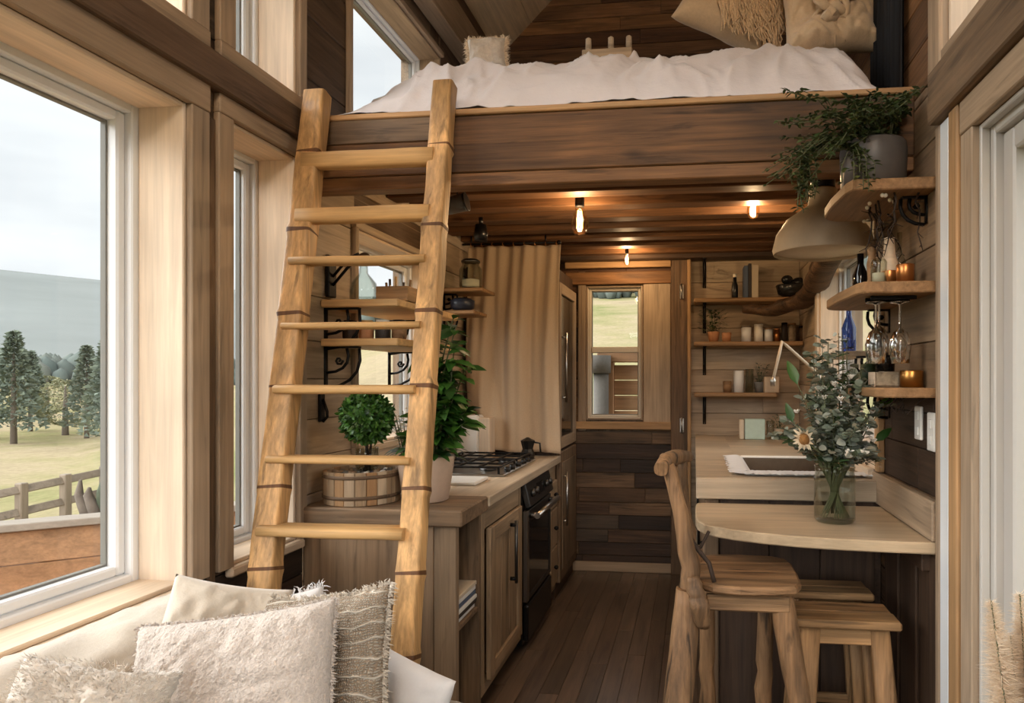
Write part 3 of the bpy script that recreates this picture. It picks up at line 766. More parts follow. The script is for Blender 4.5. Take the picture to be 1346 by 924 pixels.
# timber enclosure outside the back window
root = thing('timber_enclosure', (-0.6, YB + 1.3, -0.9), 'new timber boarded enclosure with downpipe seen through the lower pane of the back window', 'enclosure')
q0 = PYc(800, 462, YB + 1.3); q1 = PYc(845, 462, YB + 1.3); yy = YB + 1.3; zt = q0.z
mb = MB('deck')
for i in range(9): mb.box(q0.x + 0.05, q1.x + 1.2, yy, yy + 0.03, zt - 0.12 - 0.14 * (i + 1), zt - 0.12 - 0.14 * i - 0.006, 'deck', 0.004)
mb.build('board_panel', root)
mb = MB('deck'); mb.box(q0.x - 0.06, q0.x + 0.05, yy - 0.04, yy + 0.07, -0.9, zt - 0.08, 'deck', 0.006); mb.build('post', root)
mb = MB('casing'); mb.box(q0.x - 0.1, q1.x + 1.2, yy - 0.06, yy + 0.1, zt - 0.10, zt, 'deck', 0.006); mb.build('cap', root)
q = PYc(790, 480, yy - 0.1)
mb = MB('concrete'); mb.tube([(q.x, yy - 0.1, -0.9), (q.x, yy - 0.1, zt - 0.2)], 0.07, 'concrete', 16); mb.tube([(q.x - 0.02, yy - 0.1, zt - 0.2), (q.x - 0.02, yy - 0.1, zt - 0.04)], 0.11, 'concrete', 16); mb.build('downpipe', root)
# rail outside the glass door
root = thing('porch_rail', (2.6, 3.2, -0.9), 'pale timber porch rail outside the glass door', 'rail')
mb = MB('deck'); mb.box(2.55, 2.62, 1.5, 6.5, 1.0, 1.10, 'deck'); mb.build('rail', root)
mb = MB('deck'); mb.box(2.56, 2.61, 1.5, 6.5, 0.1, 0.95, 'deck'); mb.build('board_panel', root)
for y in (1.55, 3.2, 4.8, 6.3): mb = MB('deck'); mb.box(2.63, 2.71, y, y + 0.08, -1.1, 1.1, 'deck'); mb.build('post', root)
# ================================================================== helpers for soft goods
RC = Vector((CT, ST, 0)); FW = Vector((-ST, CT, 0)); UP = Vector((0, 0, 1))
def basis(c, roll=0, pitch=0, yaw=0):
    """local x = width, y = height, z = towards the viewer; roll ccw, pitch leans back, yaw turns"""
    m = Matrix((RC, UP, -FW)).transposed().to_4x4()
    return Matrix.Translation(c) @ m @ Matrix.Rotation(math.radians(yaw), 4, 'Y') @ Matrix.Rotation(math.radians(-pitch), 4, 'X') @ Matrix.Rotation(math.radians(roll), 4, 'Z')
def pillow_mb(mb, w, h, t, M, fam, n=44, seed=0, wr=0.012, fuzz=0.0, pinch=0.09, fringe=0, ffam=None, flen=0.03):
    rnd = random.Random(seed + 5)
    vs = []; fs = []
    def pt(u, v, s):
        x = w / 2 * u * (1 - pinch * (1 - v * v) * abs(u) ** 2); y = h / 2 * v * (1 - pinch * (1 - u * u) * abs(v) ** 2)
        th = t / 2 * (max(0, (1 - u ** 4) * (1 - v ** 4))) ** 0.5
        q = Vector((x, y, s * th))
        e = min(1, (1 - max(abs(u), abs(v))) * 6)
        q.z += s * e * wr * (noise.noise(Vector((u * 1.8 + seed, v * 1.8, s * 3))) * 1.3 + abs(noise.noise(Vector((u * 4, v * 4 + seed, s)))) * 0.8)
        if fuzz: q += Vector((rnd.gauss(0, 1), rnd.gauss(0, 1), rnd.gauss(0, 1))) * fuzz
        return q
    k = n + 1
    for i in range(k):
        for j in range(k): vs.append(pt(-1 + 2 * i / n, -1 + 2 * j / n, 1))
    m2 = {}
    for i in range(k):
        for j in range(k):
            if i in (0, n) or j in (0, n): m2[(i, j)] = i * k + j
            else: m2[(i, j)] = len(vs); vs.append(pt(-1 + 2 * i / n, -1 + 2 * j / n, -1))
    for i in range(n):
        for j in range(n):
            fs.append((i * k + j, (i + 1) * k + j, (i + 1) * k + j + 1, i * k + j + 1))
            fs.append((m2[(i, j)], m2[(i, j + 1)], m2[(i + 1, j + 1)], m2[(i + 1, j)]))
    mb.add(vs, fs, fam, 0, True, M)
    for _ in range(fringe):
        side = rnd.randrange(4); a = rnd.uniform(-1, 1); u, v = ((a, 1), (a, -1), (1, a), (-1, a))[side]
        p = pt(u, v, 0); d = Vector((u * (abs(u) == 1), v * (abs(v) == 1), 0)) + Vector((rnd.uniform(-.6, .6), rnd.uniform(-.6, .6), rnd.uniform(-.8, .8)))
        d.normalize(); l = flen * rnd.uniform(0.4, 1); s = Vector((d.y, -d.x, rnd.uniform(-.5, .5))).normalized() * 0.0016
        q = p + d * l * 0.5 + Vector((0, 0, rnd.uniform(-.3, .3) * l)); e = p + d * l + Vector((rnd.uniform(-.4, .4) * l, -0.2 * l, rnd.uniform(-.3, .3) * l))
        mb.add([p - s, p + s, q - s, q + s, e], [(0, 1, 3, 2), (2, 3, 4)], ffam or fam, 0, False, M)
def softbox(mb, x0, x1, y0, y1, z0, z1, fam, p=7, n=16, wr=0.006, seed=0, M=None):
    c = Vector(((x0 + x1) / 2, (y0 + y1) / 2, (z0 + z1) / 2)); h = Vector(((x1 - x0) / 2, (y1 - y0) / 2, (z1 - z0) / 2))
    vs = []; fs = []; idx = {}
    def V(a):
        k = tuple(round(q * n) for q in a)
        if k in idx: return idx[k]
        l = sum(abs(q) ** p for q in a) ** (-1 / p); q = Vector((a[0] * l * h.x, a[1] * l * h.y, a[2] * l * h.z)) + c
        nn = noise.noise(q * 5 + Vector((seed, 0, 0))) + 0.5 * noise.noise(q * 14 + Vector((seed, 0, 0)))
        q += Vector(a).normalized() * wr * nn; idx[k] = len(vs); vs.append(q); return idx[k]
    for ax in range(3):
        o = [i for i in range(3) if i != ax]
        for s in (-1, 1):
            for i in range(n):
                for j in range(n):
                    q = []
                    for di, dj in ((0, 0), (1, 0), (1, 1), (0, 1)):
                        a = [0, 0, 0]; a[ax] = s; a[o[0]] = -1 + 2 * (i + di) / n; a[o[1]] = -1 + 2 * (j + dj) / n; q.append(V(a))
                    if (s > 0) == (ax == 1): q.reverse()
                    fs.append(q)
    mb.add(vs, fs, fam, 0, True, M)

# ================================================================== LADDER
ytop, ybot = 2.372, 1.972
lt_, lb_ = PYc(418, 124, ytop), PYc(345, 785, ybot); rt_, rb_ = PYc(585, 112, ytop - 0.004), PYc(533, 850, 1.945)
def ext(top, bot): return bot + (bot - top) * ((bot.z - 0.0) / (top.z - bot.z))
lf, rf = ext(lt_, lb_), ext(rt_, rb_)
lad = thing('loft_ladder', ((lf.x + rf.x) / 2, lf.y, 0), 'golden wooden ladder with seven treads leaning against the sleeping loft', 'ladder')
def rail(top, foot, hw, hd, seed):
    rr_ = random.Random(seed); pts = []; rad = []; fams = []
    nodes = [0.04, 0.13, 0.235, 0.33, 0.43, 0.56, 0.66, 0.78, 0.90]
    ts = sorted({0.0, 1.0} | {t + e for t in nodes for e in (-0.010, -0.0022, 0.0022, 0.010)} | {0.09, 0.19, 0.28, 0.38, 0.5, 0.61, 0.72, 0.84, 0.96})
    for t in ts:
        p = foot.lerp(top, t) + Vector((rr_.uniform(-.002, .002), rr_.uniform(-.002, .002), 0))
        nd = min(abs(t - q) for q in nodes); k = 1.0 + (0.05 if abs(nd - 0.0022) < 1e-6 else 0.0) + rr_.uniform(-.02, .02)
        pts.append(p); rad.append((hd * k, hw * k))
    for i in range(len(ts) - 1):
        nd = [q for q in nodes if ts[i] < q < ts[i + 1]]
        fams.append('ladder_node' if nd and ts[i + 1] - ts[i] < 0.0065 else 'ladder')
    mb = MB('ladder'); mb.tube(pts, rad, 'ladder', 24, ax=2, prof=7, fams=fams, up=(0, 1, 0)); return mb.build('rail', lad)
rail(lt_, lf, 0.042, 0.034, 1); rail(rt_, rf, 0.037, 0.032, 2)
def yat(p): # projected pixel row
    z = p.dot(FW); return HZ - (p.z - H) / z * F
for ty, th, dp in ((205, 0.062, 0.06), (279, 0.056, 0.06), (340, 0.030, 0.075), (427, 0.024, 0.075), (512, 0.030, 0.085), (606, 0.026, 0.08), (701, 0.036, 0.095)):
    lo, hi = 0.0, 1.0
    for _ in range(40):
        m = (lo + hi) / 2; q = (lf.lerp(lt_, m) + rf.lerp(rt_, m)) / 2
        if yat(q + Vector((0, -0.05, 0))) > ty: lo = m
        else: hi = m
    a, b = lf.lerp(lt_, m), rf.lerp(rt_, m); z = (a.z + b.z) / 2
    y = (a.y + b.y) / 2; mb = MB('rung')
    n = 7; pts = []; rad = []
    for i in range(n):
        t = i / (n - 1); w = 1 + 0.06 * nz((t * 3, z * 5, 1), 1.0)
        pts.append(Vector((a.x - 0.012 + (b.x - a.x + 0.0) * t, y - 0.012, z + 0.003 * nz((t * 2, z * 7, 0))))); rad.append((dp / 2 * w, th / 2 * w))
    mb.tube(pts, rad, 'rung', 16, ax=0, prof=3.4, up=(0, 1, 0)); mb.build('tread', lad)

# ================================================================== SOFA and its cushions
sofa = thing('sofa', (-1.05, 0.8, 0), 'low beige linen sofa under the big window with a loose pale cover', 'sofa')
mb = MB('sofa_fabric'); softbox(mb, -1.46, -0.56, -0.35, 1.72, 0.06, 0.34, 'sofa_fabric', 12, wr=0.004); mb.build('base', sofa)
for i, (a, b) in enumerate(((-0.2, 0.55), (0.56, 1.31), )):
    mb = MB('sofa_fabric'); softbox(mb, -1.26, -0.54, a, b, 0.32, 0.47, 'sofa_fabric', 8, wr=0.01, seed=i); mb.build('seat_cushion', sofa)
mb = MB('sofa_fabric'); softbox(mb, -1.46, -1.26, -0.35, 1.74, 0.32, 0.78, 'sofa_fabric', 8, n=24, wr=0.012, seed=3); mb.build('backrest', sofa)
mb = MB('sofa_fabric'); softbox(mb, -1.25, -0.56, 1.665, 1.745, 0.32, 0.56, 'sofa_fabric', 8, wr=0.006, seed=4); mb.build('armrest', sofa)
mb = MB('sofa_fabric'); softbox(mb, -1.25, -0.56, -0.40, -0.24, 0.32, 0.60, 'sofa_fabric', 8, wr=0.006, seed=5); mb.build('armrest', sofa)
for x in (-1.4, -0.62):
    for y in (-0.28, 1.64): mb = MB('dark_panel'); mb.lathe([(0.022, 0), (0.03, 0.075)], (x, y, 0)); mb.build('foot', sofa)
# loose cover folded over the sofa back
mb = MB('ivory_fabric'); n1, n2 = 70, 26; vs = []; fs = []
for i in range(n1 + 1):
    y = -0.3 + 2.02 * i / n1
    for j in range(n2 + 1):
        s = j / n2
        if s < 0.45: t = s / 0.45; x = -1.455 + 0.19 * t; z = 0.80 + 0.012 * math.sin(math.pi * t)
        else: t = (s - 0.45) / 0.55; x = -1.255 + 0.035 * t + 0.02 * math.sin(t * 3); z = 0.795 - 0.085 * t
        w = 0.026 * noise.noise(Vector((y * 5 + s * 3, s * 2, 0))) + 0.014 * noise.noise(Vector((y * 16 + s * 5, s * 4, 4)))
        vs.append((x + (w if s > 0.45 else 0.0), y, z + abs(w) * 1.3 * (1 if s <= 0.5 else 0.4)))
for i in range(n1):
    for j in range(n2): a = i * (n2 + 1) + j; fs.append((a, a + 1, a + n2 + 2, a + n2 + 1))
mb.add(vs, fs, 'ivory_fabric', 0, True); o = mb.build('loose_cover', sofa)
md = o.modifiers.new('thick', 'SOLIDIFY'); md.thickness = 0.006

def cushion(name, px, py, z, w, h, t, fam, label, roll=0, pitch=20, yaw=0, **kw):
    mb = MB(fam); M_ = basis(P(px, py, z), roll, pitch, yaw)
    pillow_mb(mb, w, h, t, Matrix(), fam, **kw); o = mb.build(name); o.matrix_basis = M_
    tag(o, label, 'cushion'); return o
cushion('cushion', 278, 872, 1.64, 0.27, 0.38, 0.12, 'ivory_fabric', 'smooth ivory cushion in the sofa corner below the window casing', roll=-16, pitch=20, yaw=28, seed=3, pinch=0.05, wr=0.02)
cushion('cushion', 345, 878, 1.80, 0.34, 0.38, 0.11, 'white_linen', 'white ruffled cushion peeking out behind the large cream cushion', roll=8, pitch=14, yaw=-5, seed=9, wr=0.03, fringe=500, flen=0.03)
cushion('cushion', 494, 962, 1.74, 0.36, 0.40, 0.12, 'white_linen', 'plain white cushion at the foot of the ladder behind the tweed cushion', roll=-12, pitch=16, yaw=-25, seed=5, pinch=0.04)
cushion('cushion', 425, 900, 1.60, 0.36, 0.42, 0.13, 'tweed', 'chunky tweed woven cushion with frayed top edge beside the ladder', roll=11, pitch=16, yaw=-20, seed=2, n=60, fuzz=0.0008, fringe=1500, ffam='ivory_fabric', flen=0.022)
cushion('cushion', 306, 940, 1.42, 0.41, 0.41, 0.14, 'boucle', 'large cream boucle cushion in front of all the others', roll=7, pitch=24, yaw=4, seed=1, n=110, fuzz=0.0009, fringe=1500, ffam='boucle', flen=0.012, pinch=0.05)
cushion('cushion', 92, 985, 1.18, 0.26, 0.28, 0.12, 'fur', 'fluffy white fur cushion at the near end of the sofa', roll=-14, pitch=30, yaw=20, seed=7, n=70, fuzz=0.0015, fringe=0)
# fur strands on the fluffy cushion
fc = [o for o in bpy.data.objects if o.get('label', '').startswith('fluffy white')][0]
mb = MB('fur'); rr_ = random.Random(3)
for _ in range(5200):
    u, v = rr_.uniform(-1, 1), rr_.uniform(-1, 1); th = 0.06 * math.sqrt(max(0, (1 - u ** 4) * (1 - v ** 4)))
    p = Vector((0.13 * u, 0.14 * v, th)); d = Vector((u * 0.8 + rr_.gauss(0, .35), v * 0.8 + rr_.gauss(0, .35), 0.8)).normalized(); l = rr_.uniform(0.007, 0.017); s = d.cross(Vector((rr_.uniform(-1, 1), rr_.uniform(-1, 1), 0.1))).normalized() * 0.0009
    mb.add([p - s, p + s, p + d * l + Vector((0, -0.3 * l, 0))], [(0, 1, 2)])
o = mb.build('pile'); o.parent = fc; o['kind'] = 'stuff'

# ================================================================== LOFT BED
BX0, BX1 = XL + 0.10, 0.655
bed = thing('loft_bed', (-0.35, 3.6, CEIL + 0.03), 'low bed with rumpled white duvet on the sleeping loft', 'bed')
mb = MB('white_linen'); softbox(mb, BX0 + 0.04, BX1 - 0.03, 2.56, 4.86, CEIL + 0.032, CEIL + 0.20, 'white_linen', 14, wr=0.002); mb.build('mattress', bed)
mb = MB('duvet'); n1, n2 = 210, 190; vs = []; fs = []
for i in range(n1 + 1):
    x = BX0 + (BX1 - BX0) * i / n1
    for j in range(n2 + 1):
        v = j / n2; y = 2.435 + 2.45 * v ** 1.35
        dl = max(0, min(1, (x - BX0) / 0.36)); dr = max(0, min(1, (BX1 - x) / 0.16)); df = max(0, min(1, (y - 2.435) / 0.34))
        e = (math.sin(dl * math.pi / 2) ** 0.9) * (math.sin(dr * math.pi / 2) ** 0.7) * (math.sin(df * math.pi / 2) ** 0.85)
        q = Vector((x, y, 0))
        warp = Vector((noise.noise(q * 2.2), noise.noise(q * 2.2 + Vector((9, 0, 0))), 0)) * 0.22
        qq = q + warp
        r1 = 1 - abs(noise.noise(Vector((qq.x * 2.6 + qq.y * 1.6, qq.y * 3.6 - qq.x * 1.5, 1)))) * 2.6
        r2 = 1 - abs(noise.noise(Vector((qq.x * 5.5 - qq.y * 2.5, qq.y * 6.5 + qq.x * 2, 5)))) * 2.4
        r3 = 1 - abs(noise.noise(Vector((qq.x * 12 + qq.y * 6, qq.y * 15 - qq.x * 5, 7)))) * 2.0
        f = 0.034 * max(0, r1) ** 1.7 + 0.032 * max(0, r2) ** 2 + 0.012 * max(0, r3) + 0.02 * noise.noise(q * 1.6)
        vs.append((x, y + 0.02 * noise.noise(q * 6) * (1 - df), 2.386 + e * 0.265 + f * min(1, 0.25 + e * 1.2) + -0.02 * max(0, min(1, (x + 0.2))) * e))
for i in range(n1):
    for j in range(n2): a = i * (n2 + 1) + j; fs.append((a, a + n2 + 1, a + n2 + 2, a + 1))
mb.add(vs, fs, 'duvet', 0, True); mb.build('duvet', bed)
def bpillow(name, px, py, z, w, h, t, fam, label, **kw):
    return cushion(name, px, py, z, w, h, t, fam, label, **kw)
p1 = bpillow('pillow', 962, 2, 2.96, 0.42, 0.44, 0.14, 'linen_beige', 'beige pillow covered with long hanging tassels on the loft bed', roll=-24, pitch=18, yaw=10, seed=11)
mb = MB('tassel'); rr_ = random.Random(8)
for _ in range(300):
    u = rr_.uniform(-0.25, 0.9); v = rr_.uniform(-0.55, 0.6); th = 0.075 * math.sqrt((1 - u ** 4) * (1 - v ** 4)) + 0.006
    a = Vector((0.23 * u, 0.23 * v, th)); dn = (Matrix.Rotation(math.radians(24), 3, 'Z') @ Vector((0, -1, 0)))
    pts = [a + dn * l * 0.16 + Vector((rr_.gauss(0, .006), 0, 0.006 + rr_.gauss(0, .003))) * (1 + l) for l in (0, 0.33, 0.66, 1)]
    mb.tube(pts, [0.005, 0.0045, 0.0045, 0.002], 'tassel', 4, cap=False)
o = mb.build('tassels'); o.parent = p1; o['kind'] = 'stuff'
p2 = bpillow('pillow', 1092, 4, 2.74, 0.40, 0.48, 0.16, 'linen_beige', 'beige linen pillow tied in a knot at its middle on the loft bed', roll=3, pitch=12, yaw=-4, seed=12, n=70, wr=0.035)
mb = MB('linen_beige')
for s in range(5):
    a = s * 1.3; c = Vector((-0.02 + 0.03 * math.cos(a), -0.075 + 0.04 * math.sin(a), 0.095)); pts = []
    for k in range(9):
        t = k / 8 * 5.2 + a; pts.append(c + Vector((0.034 * math.cos(t), 0.042 * math.sin(t), 0.014 * math.sin(t * 2))))
    mb.tube(pts, [(0.015, 0.02)] * 9, 'linen_beige', 8)
for k in range(7):
    a = math.radians(200 + k * 24); c = Vector((-0.02, -0.06, 0.085))
    mb.tube([c, c + Vector((0.05 * math.cos(a), 0.08 * math.sin(a), -0.004)), c + Vector((0.10 * math.cos(a), 0.17 * math.sin(a), -0.045))], [0.012, 0.009, 0.003], 'linen_beige', 8)
o = mb.build('knot'); o.parent = p2
bpillow('pillow', 640, 72, 3.05, 0.17, 0.15, 0.09, 'fur', 'small fringed cream pillow at the window side of the loft bed', roll=4, pitch=8, seed=13, n=30, fringe=700, ffam='plume', flen=0.03)
q = P(800, 66, 2.86)
root = thing('peg_stand', q - Vector((0, 0, 0.06)), 'small pale wooden peg stand on the duvet of the loft bed', 'stand')
mb = MB('fence'); mb.box(q.x - 0.11, q.x + 0.10, q.y - 0.02, q.y + 0.02, q.z - 0.06, q.z - 0.0, 'pale_plank'); mb.build('base', root)
for s in (-0.085, 0.01, 0.085): mb = MB('pale_plank'); mb.lathe([(0.013, -0.005), (0.012, 0.05), (0.006, 0.055)], q + Vector((s, 0, 0))); mb.build('peg', root)
mb = MB('black_cloth'); vs = []; n = 40
for i in range(n + 1):
    y = 2.47 + 0.34 * i / n; xo = XR - 0.035 - 0.016 * math.sin(i * 1.15)
    vs += [(xo, y, 2.40), (xo + 0.004, y, 3.4), (xo + 0.012, y, 3.4), (xo + 0.008, y, 2.40)]
fs = []
for i in range(n):
    a, b = i * 4, (i + 1) * 4; fs += [(a, a + 1, b + 1, b), (a + 1, a + 2, b + 2, b + 1), (a + 2, a + 3, b + 3, b + 2), (a + 3, a, b, b + 3)]
mb.add(vs, fs, smooth=True); o = mb.build('blackout_curtain'); tag(o, 'black curtain hanging at the foot of the loft bed against the wall', 'curtain')

# ================================================================== LEFT KITCHEN RUN
CX = -0.87   # front plane of the units
# --- end unit with open shelves towards the aisle
y0, y1 = 2.44, 2.735
sh = thing('open_end_cabinet', (-1.17, 2.58, 0), 'greyed wooden end cabinet with open magazine shelves facing the aisle', 'cabinet')
mb = MB('cabinet')
mb.box(XL + 0.002, -0.958, y0, y0 + 0.03, 0.0, 0.855, 'cabinet', 0.003, ax=2); mb.box(-0.955, CX, y0 - 0.004, y0 + 0.03, 0.0, 0.855, 'cabinet', 0.003, ax=2)
mb.build('end_panel', sh)
mb = MB('greyed'); mb.box(XL + 0.002, CX + 0.0, y1 - 0.022, y1, 0.0, 0.855, 'greyed', 0.002, ax=2); mb.build('partition', sh)
mb = MB('dark_panel'); mb.box(-1.16, -1.145, y0 + 0.031, y1 - 0.023, 0.0, 0.855, 'dark_panel', 0.001, ax=2); mb.build('back_panel', sh)
for z in (0.06, 0.47): mb = MB('greyed'); mb.box(-1.144, CX - 0.006, y0 + 0.031, y1 - 0.023, z - 0.02, z, 'greyed', 0.002); mb.build('shelf', sh)
mb = MB('reclaimed_warm'); mb.box(XL + 0.002, CX + 0.03, y0 - 0.03, y1, 0.857, 0.918, 'greyed', 0.006); mb.build('top', sh)
for i in range(6):
    mb = MB('paper'); z = 0.472 + i * 0.018; dx = R.uniform(-0.008, 0.006); f = ('paper', 'book_dark', 'paper', 'book_blue', 'paper', 'book_cream')[i]
    mb.box(-1.10, -0.885 + dx, y0 + 0.04, y1 - 0.03 + dx, z, z + 0.016, f, 0.002)
    o = mb.build('magazine'); lb = ['bottom magazine of the stack on the cabinet shelf', 'dark magazine lying second from the bottom of the shelf stack', 'white magazine third from the bottom of the shelf stack', 'blue magazine in the upper half of the shelf stack', 'white magazine just under the topmost one of the shelf stack', 'cream magazine on top of the stack in the open end cabinet'][i]
    tag(o, lb, 'magazine', 'magazines in the end cabinet')
# --- door unit
def carcass(root, ya, yb, z1=0.87, fam='cabinet'):
    mb = MB(fam); mb.box(XL + 0.002, CX - 0.03, ya, yb, 0.08, z1, fam, 0.002); mb.build('body', root)
    mb = MB('dark_panel'); mb.box(XL + 0.002, CX - 0.07, ya, yb, 0.0, 0.079, 'dark_panel', 0.001); mb.build('plinth', root)
    mb = MB(fam)
    mb.box(CX - 0.029, CX, ya, ya + 0.045, 0.08, z1, fam); mb.box(CX - 0.029, CX, yb - 0.045, yb, 0.08, z1, fam)
    mb.box(CX - 0.029, CX, ya + 0.046, yb - 0.046, z1 - 0.10, z1, fam); mb.box(CX - 0.029, CX, ya + 0.046, yb - 0.046, 0.08, 0.125, fam); mb.build('face_frame', root)
c1_ = thing('base_cabinet', (-1.17, 3.0, 0), 'warm wooden base cabinet with a panelled door and long handle beside the oven', 'cabinet')
carcass(c1_, 2.737, 3.39, fam='cabinet_warm')
def pdoor(root, ya, yb, za, zb, fam='cabinet_warm', hy=None, hz=(0.45, 0.74)):
    mb = MB(fam); s = 0.065; x0, x1 = CX + 0.001, CX + 0.022
    mb.box(x0, x1, ya, ya + s, za, zb, fam); mb.box(x0, x1, yb - s, yb, za, zb, fam); mb.box(x0, x1, ya + s, yb - s, zb - s, zb, fam); mb.box(x0, x1, ya + s, yb - s, za, za + s, fam)
    n = 3; w = (yb - ya - 2 * s) / n
    for i in range(n): mb.box(x0, x0 + 0.010, ya + s + i * w, ya + s + (i + 1) * w - 0.002, za + s, zb - s, fam, 0.003)
    o = mb.build('door', root)
    if hy:
        mb = MB('dark_steel'); mb.tube([(x1 + 0.028, hy, hz[0]), (x1 + 0.028, hy, hz[1])], 0.008, 'dark_steel', 10)
        for z in (hz[0] + 0.02, hz[1] - 0.02): mb.tube([(x1, hy, z), (x1 + 0.028, hy, z)], 0.009, 'iron', 8, ax=0)
        mb.build('handle', o)
pdoor(c1_, 2.80, 3.33, 0.13, 0.77, hy=3.11)
# --- oven
ov = thing('oven', (-1.15, 3.69, 0), 'black built-in oven with stainless front frame and bar handle', 'oven')
mb = MB('black'); mb.box(XL + 0.01, CX + 0.005, 3.40, 3.985, 0.04, 0.866, 'black', 0.004); mb.build('body', ov)
Mp = Matrix.Translation((CX + 0.004, 3.69, 0.80)) @ Matrix.Rotation(math.radians(-14), 4, 'Y')
mb = MB('dark_steel'); mb.box(0.0, 0.03, -0.285, 0.285, -0.062, 0.062, 'dark_steel', 0.004, M=Mp); cp = mb.build('control_panel', ov)
for y in (-0.21, -0.12, 0.12, 0.21): mb = MB('dark_steel'); mb.lathe([(0.02, 0), (0.018, 0.02), (0.006, 0.022)], (0, 0, 0), M=None); [setattr(mb, 'v', [Mp @ (Matrix.Rotation(math.pi / 2, 4, 'Y') @ q + Vector((0.03, y, 0))) for q in mb.v])]; mb.build('knob', cp)
mb = MB('black_glass'); mb.box(0.03, 0.033, -0.07, 0.07, -0.03, 0.03, 'black_glass', 0.001, M=Mp); mb.build('clock_display', cp)
mb = MB('steel')
x0, x1 = CX + 0.006, CX + 0.03
mb.box(x0, x1, 3.405, 3.445, 0.26, 0.725, 'steel'); mb.box(x0, x1, 3.94, 3.98, 0.26, 0.725, 'dark_steel'); mb.box(x0, x1, 3.445, 3.94, 0.66, 0.725, 'dark_steel'); mb.box(x0, x1, 3.445, 3.94, 0.26, 0.29, 'dark_steel')
dr = mb.build('oven_door', ov)
mb = MB('black_glass'); mb.box(x0, x1 - 0.004, 3.446, 3.939, 0.291, 0.659, 'black_glass', 0.001); mb.build('oven_glass', dr)
mb = MB('steel'); mb.tube([(x1 + 0.045, 3.43, 0.70), (x1 + 0.045, 3.96, 0.70)], (0.016), 'steel', 14, ax=1)
for y in (3.46, 3.93): mb.tube([(x1, y, 0.695), (x1 + 0.045, y, 0.70)], 0.014, 'steel', 10, ax=0)
mb.build('handle', dr)
mb = MB('black'); mb.box(x0, x1 + 0.004, 3.405, 3.98, 0.06, 0.245, 'black', 0.008); mb.build('warming_drawer', ov)
# --- drawer unit
c2_ = thing('drawer_cabinet', (-1.17, 4.1, 0), 'narrow wooden drawer cabinet between the oven and the tall cupboard', 'cabinet')
carcass(c2_, 3.99, 4.262, fam='cabinet_warm')
for za, zb in ((0.13, 0.36), (0.37, 0.60), (0.61, 0.77)):
    mb = MB('cabinet_warm'); mb.box(CX + 0.001, CX + 0.02, 4.03, 4.225, za, zb, 'cabinet_warm', 0.004); o = mb.build('drawer', c2_)
    mb = MB('iron'); mb.ball((CX + 0.034, 4.128, (za + zb) / 2), 0.014); mb.tube([(CX + 0.02, 4.128, (za + zb) / 2), (CX + 0.034, 4.128, (za + zb) / 2)], 0.006, 'iron', 8, ax=0); mb.build('knob', o)
# --- worktop
mb = MB('counter'); y = 0
for i, (a, b) in enumerate(((XL + 0.016, -1.27), (-1.269, -1.07), (-1.069, CX + 0.035))):
    mb.box(a, b, 2.737, 4.262, 0.872, 0.915, 'counter', 0.004)
tag(mb.build('worktop'), 'pale wooden worktop carrying the gas hob above the oven', 'worktop')
# --- tall cupboard with fridge gap at the end
tc_ = thing('tall_cupboard', (-1.17, 4.6, 0), 'tall dark cupboard with a pale wooden door frame at the end of the kitchen run', 'cupboard')
mb = MB('dark_panel'); mb.box(XL + 0.016, CX - 0.004, 4.268, 4.905, 0.0, 2.12, 'dark_panel', 0.003, ax=2); mb.build('body', tc_)
mb = MB('casing'); x0, x1 = CX - 0.002, CX + 0.025
for a, b, c, d in ((4.285, 4.345, 0.95, 2.02), (4.83, 4.89, 0.95, 2.02), (4.346, 4.829, 1.95, 2.02), (4.346, 4.829, 0.95, 1.02)): mb.box(x0, x1, a, b, c, d, 'casing')
o = mb.build('upper_door', tc_)
mb = MB('black_glass'); mb.box(x0, x0 + 0.012, 4.346, 4.829, 1.021, 1.949, 'black_glass', 0.001); mb.build('door_glass', o)
mb = MB('steel'); mb.tube([(x1 + 0.025, 4.37, 1.25), (x1 + 0.025, 4.37, 1.7)], 0.008, 'steel', 8)
for z in (1.28, 1.67): mb.tube([(x1 - 0.012, 4.37, z), (x1 + 0.025, 4.37, z)], 0.007, 'steel', 8, ax=0)
mb.build('handle', o)
mb = MB('greyed'); mb.box(x0, x1, 4.285, 4.89, 0.10, 0.93, 'greyed', 0.004, ax=2); mb.box(x1, x1 + 0.006, 4.35, 4.825, 0.17, 0.86, 'greyed', 0.003, ax=2); o = mb.build('lower_door', tc_)
mb = MB('steel'); mb.tube([(x1 + 0.03, 4.37, 0.45), (x1 + 0.03, 4.37, 0.8)], 0.008, 'steel', 8)
for z in (0.48, 0.77): mb.tube([(x1, 4.37, z), (x1 + 0.03, 4.37, z)], 0.007, 'steel', 8, ax=0)
mb.build('handle', o)
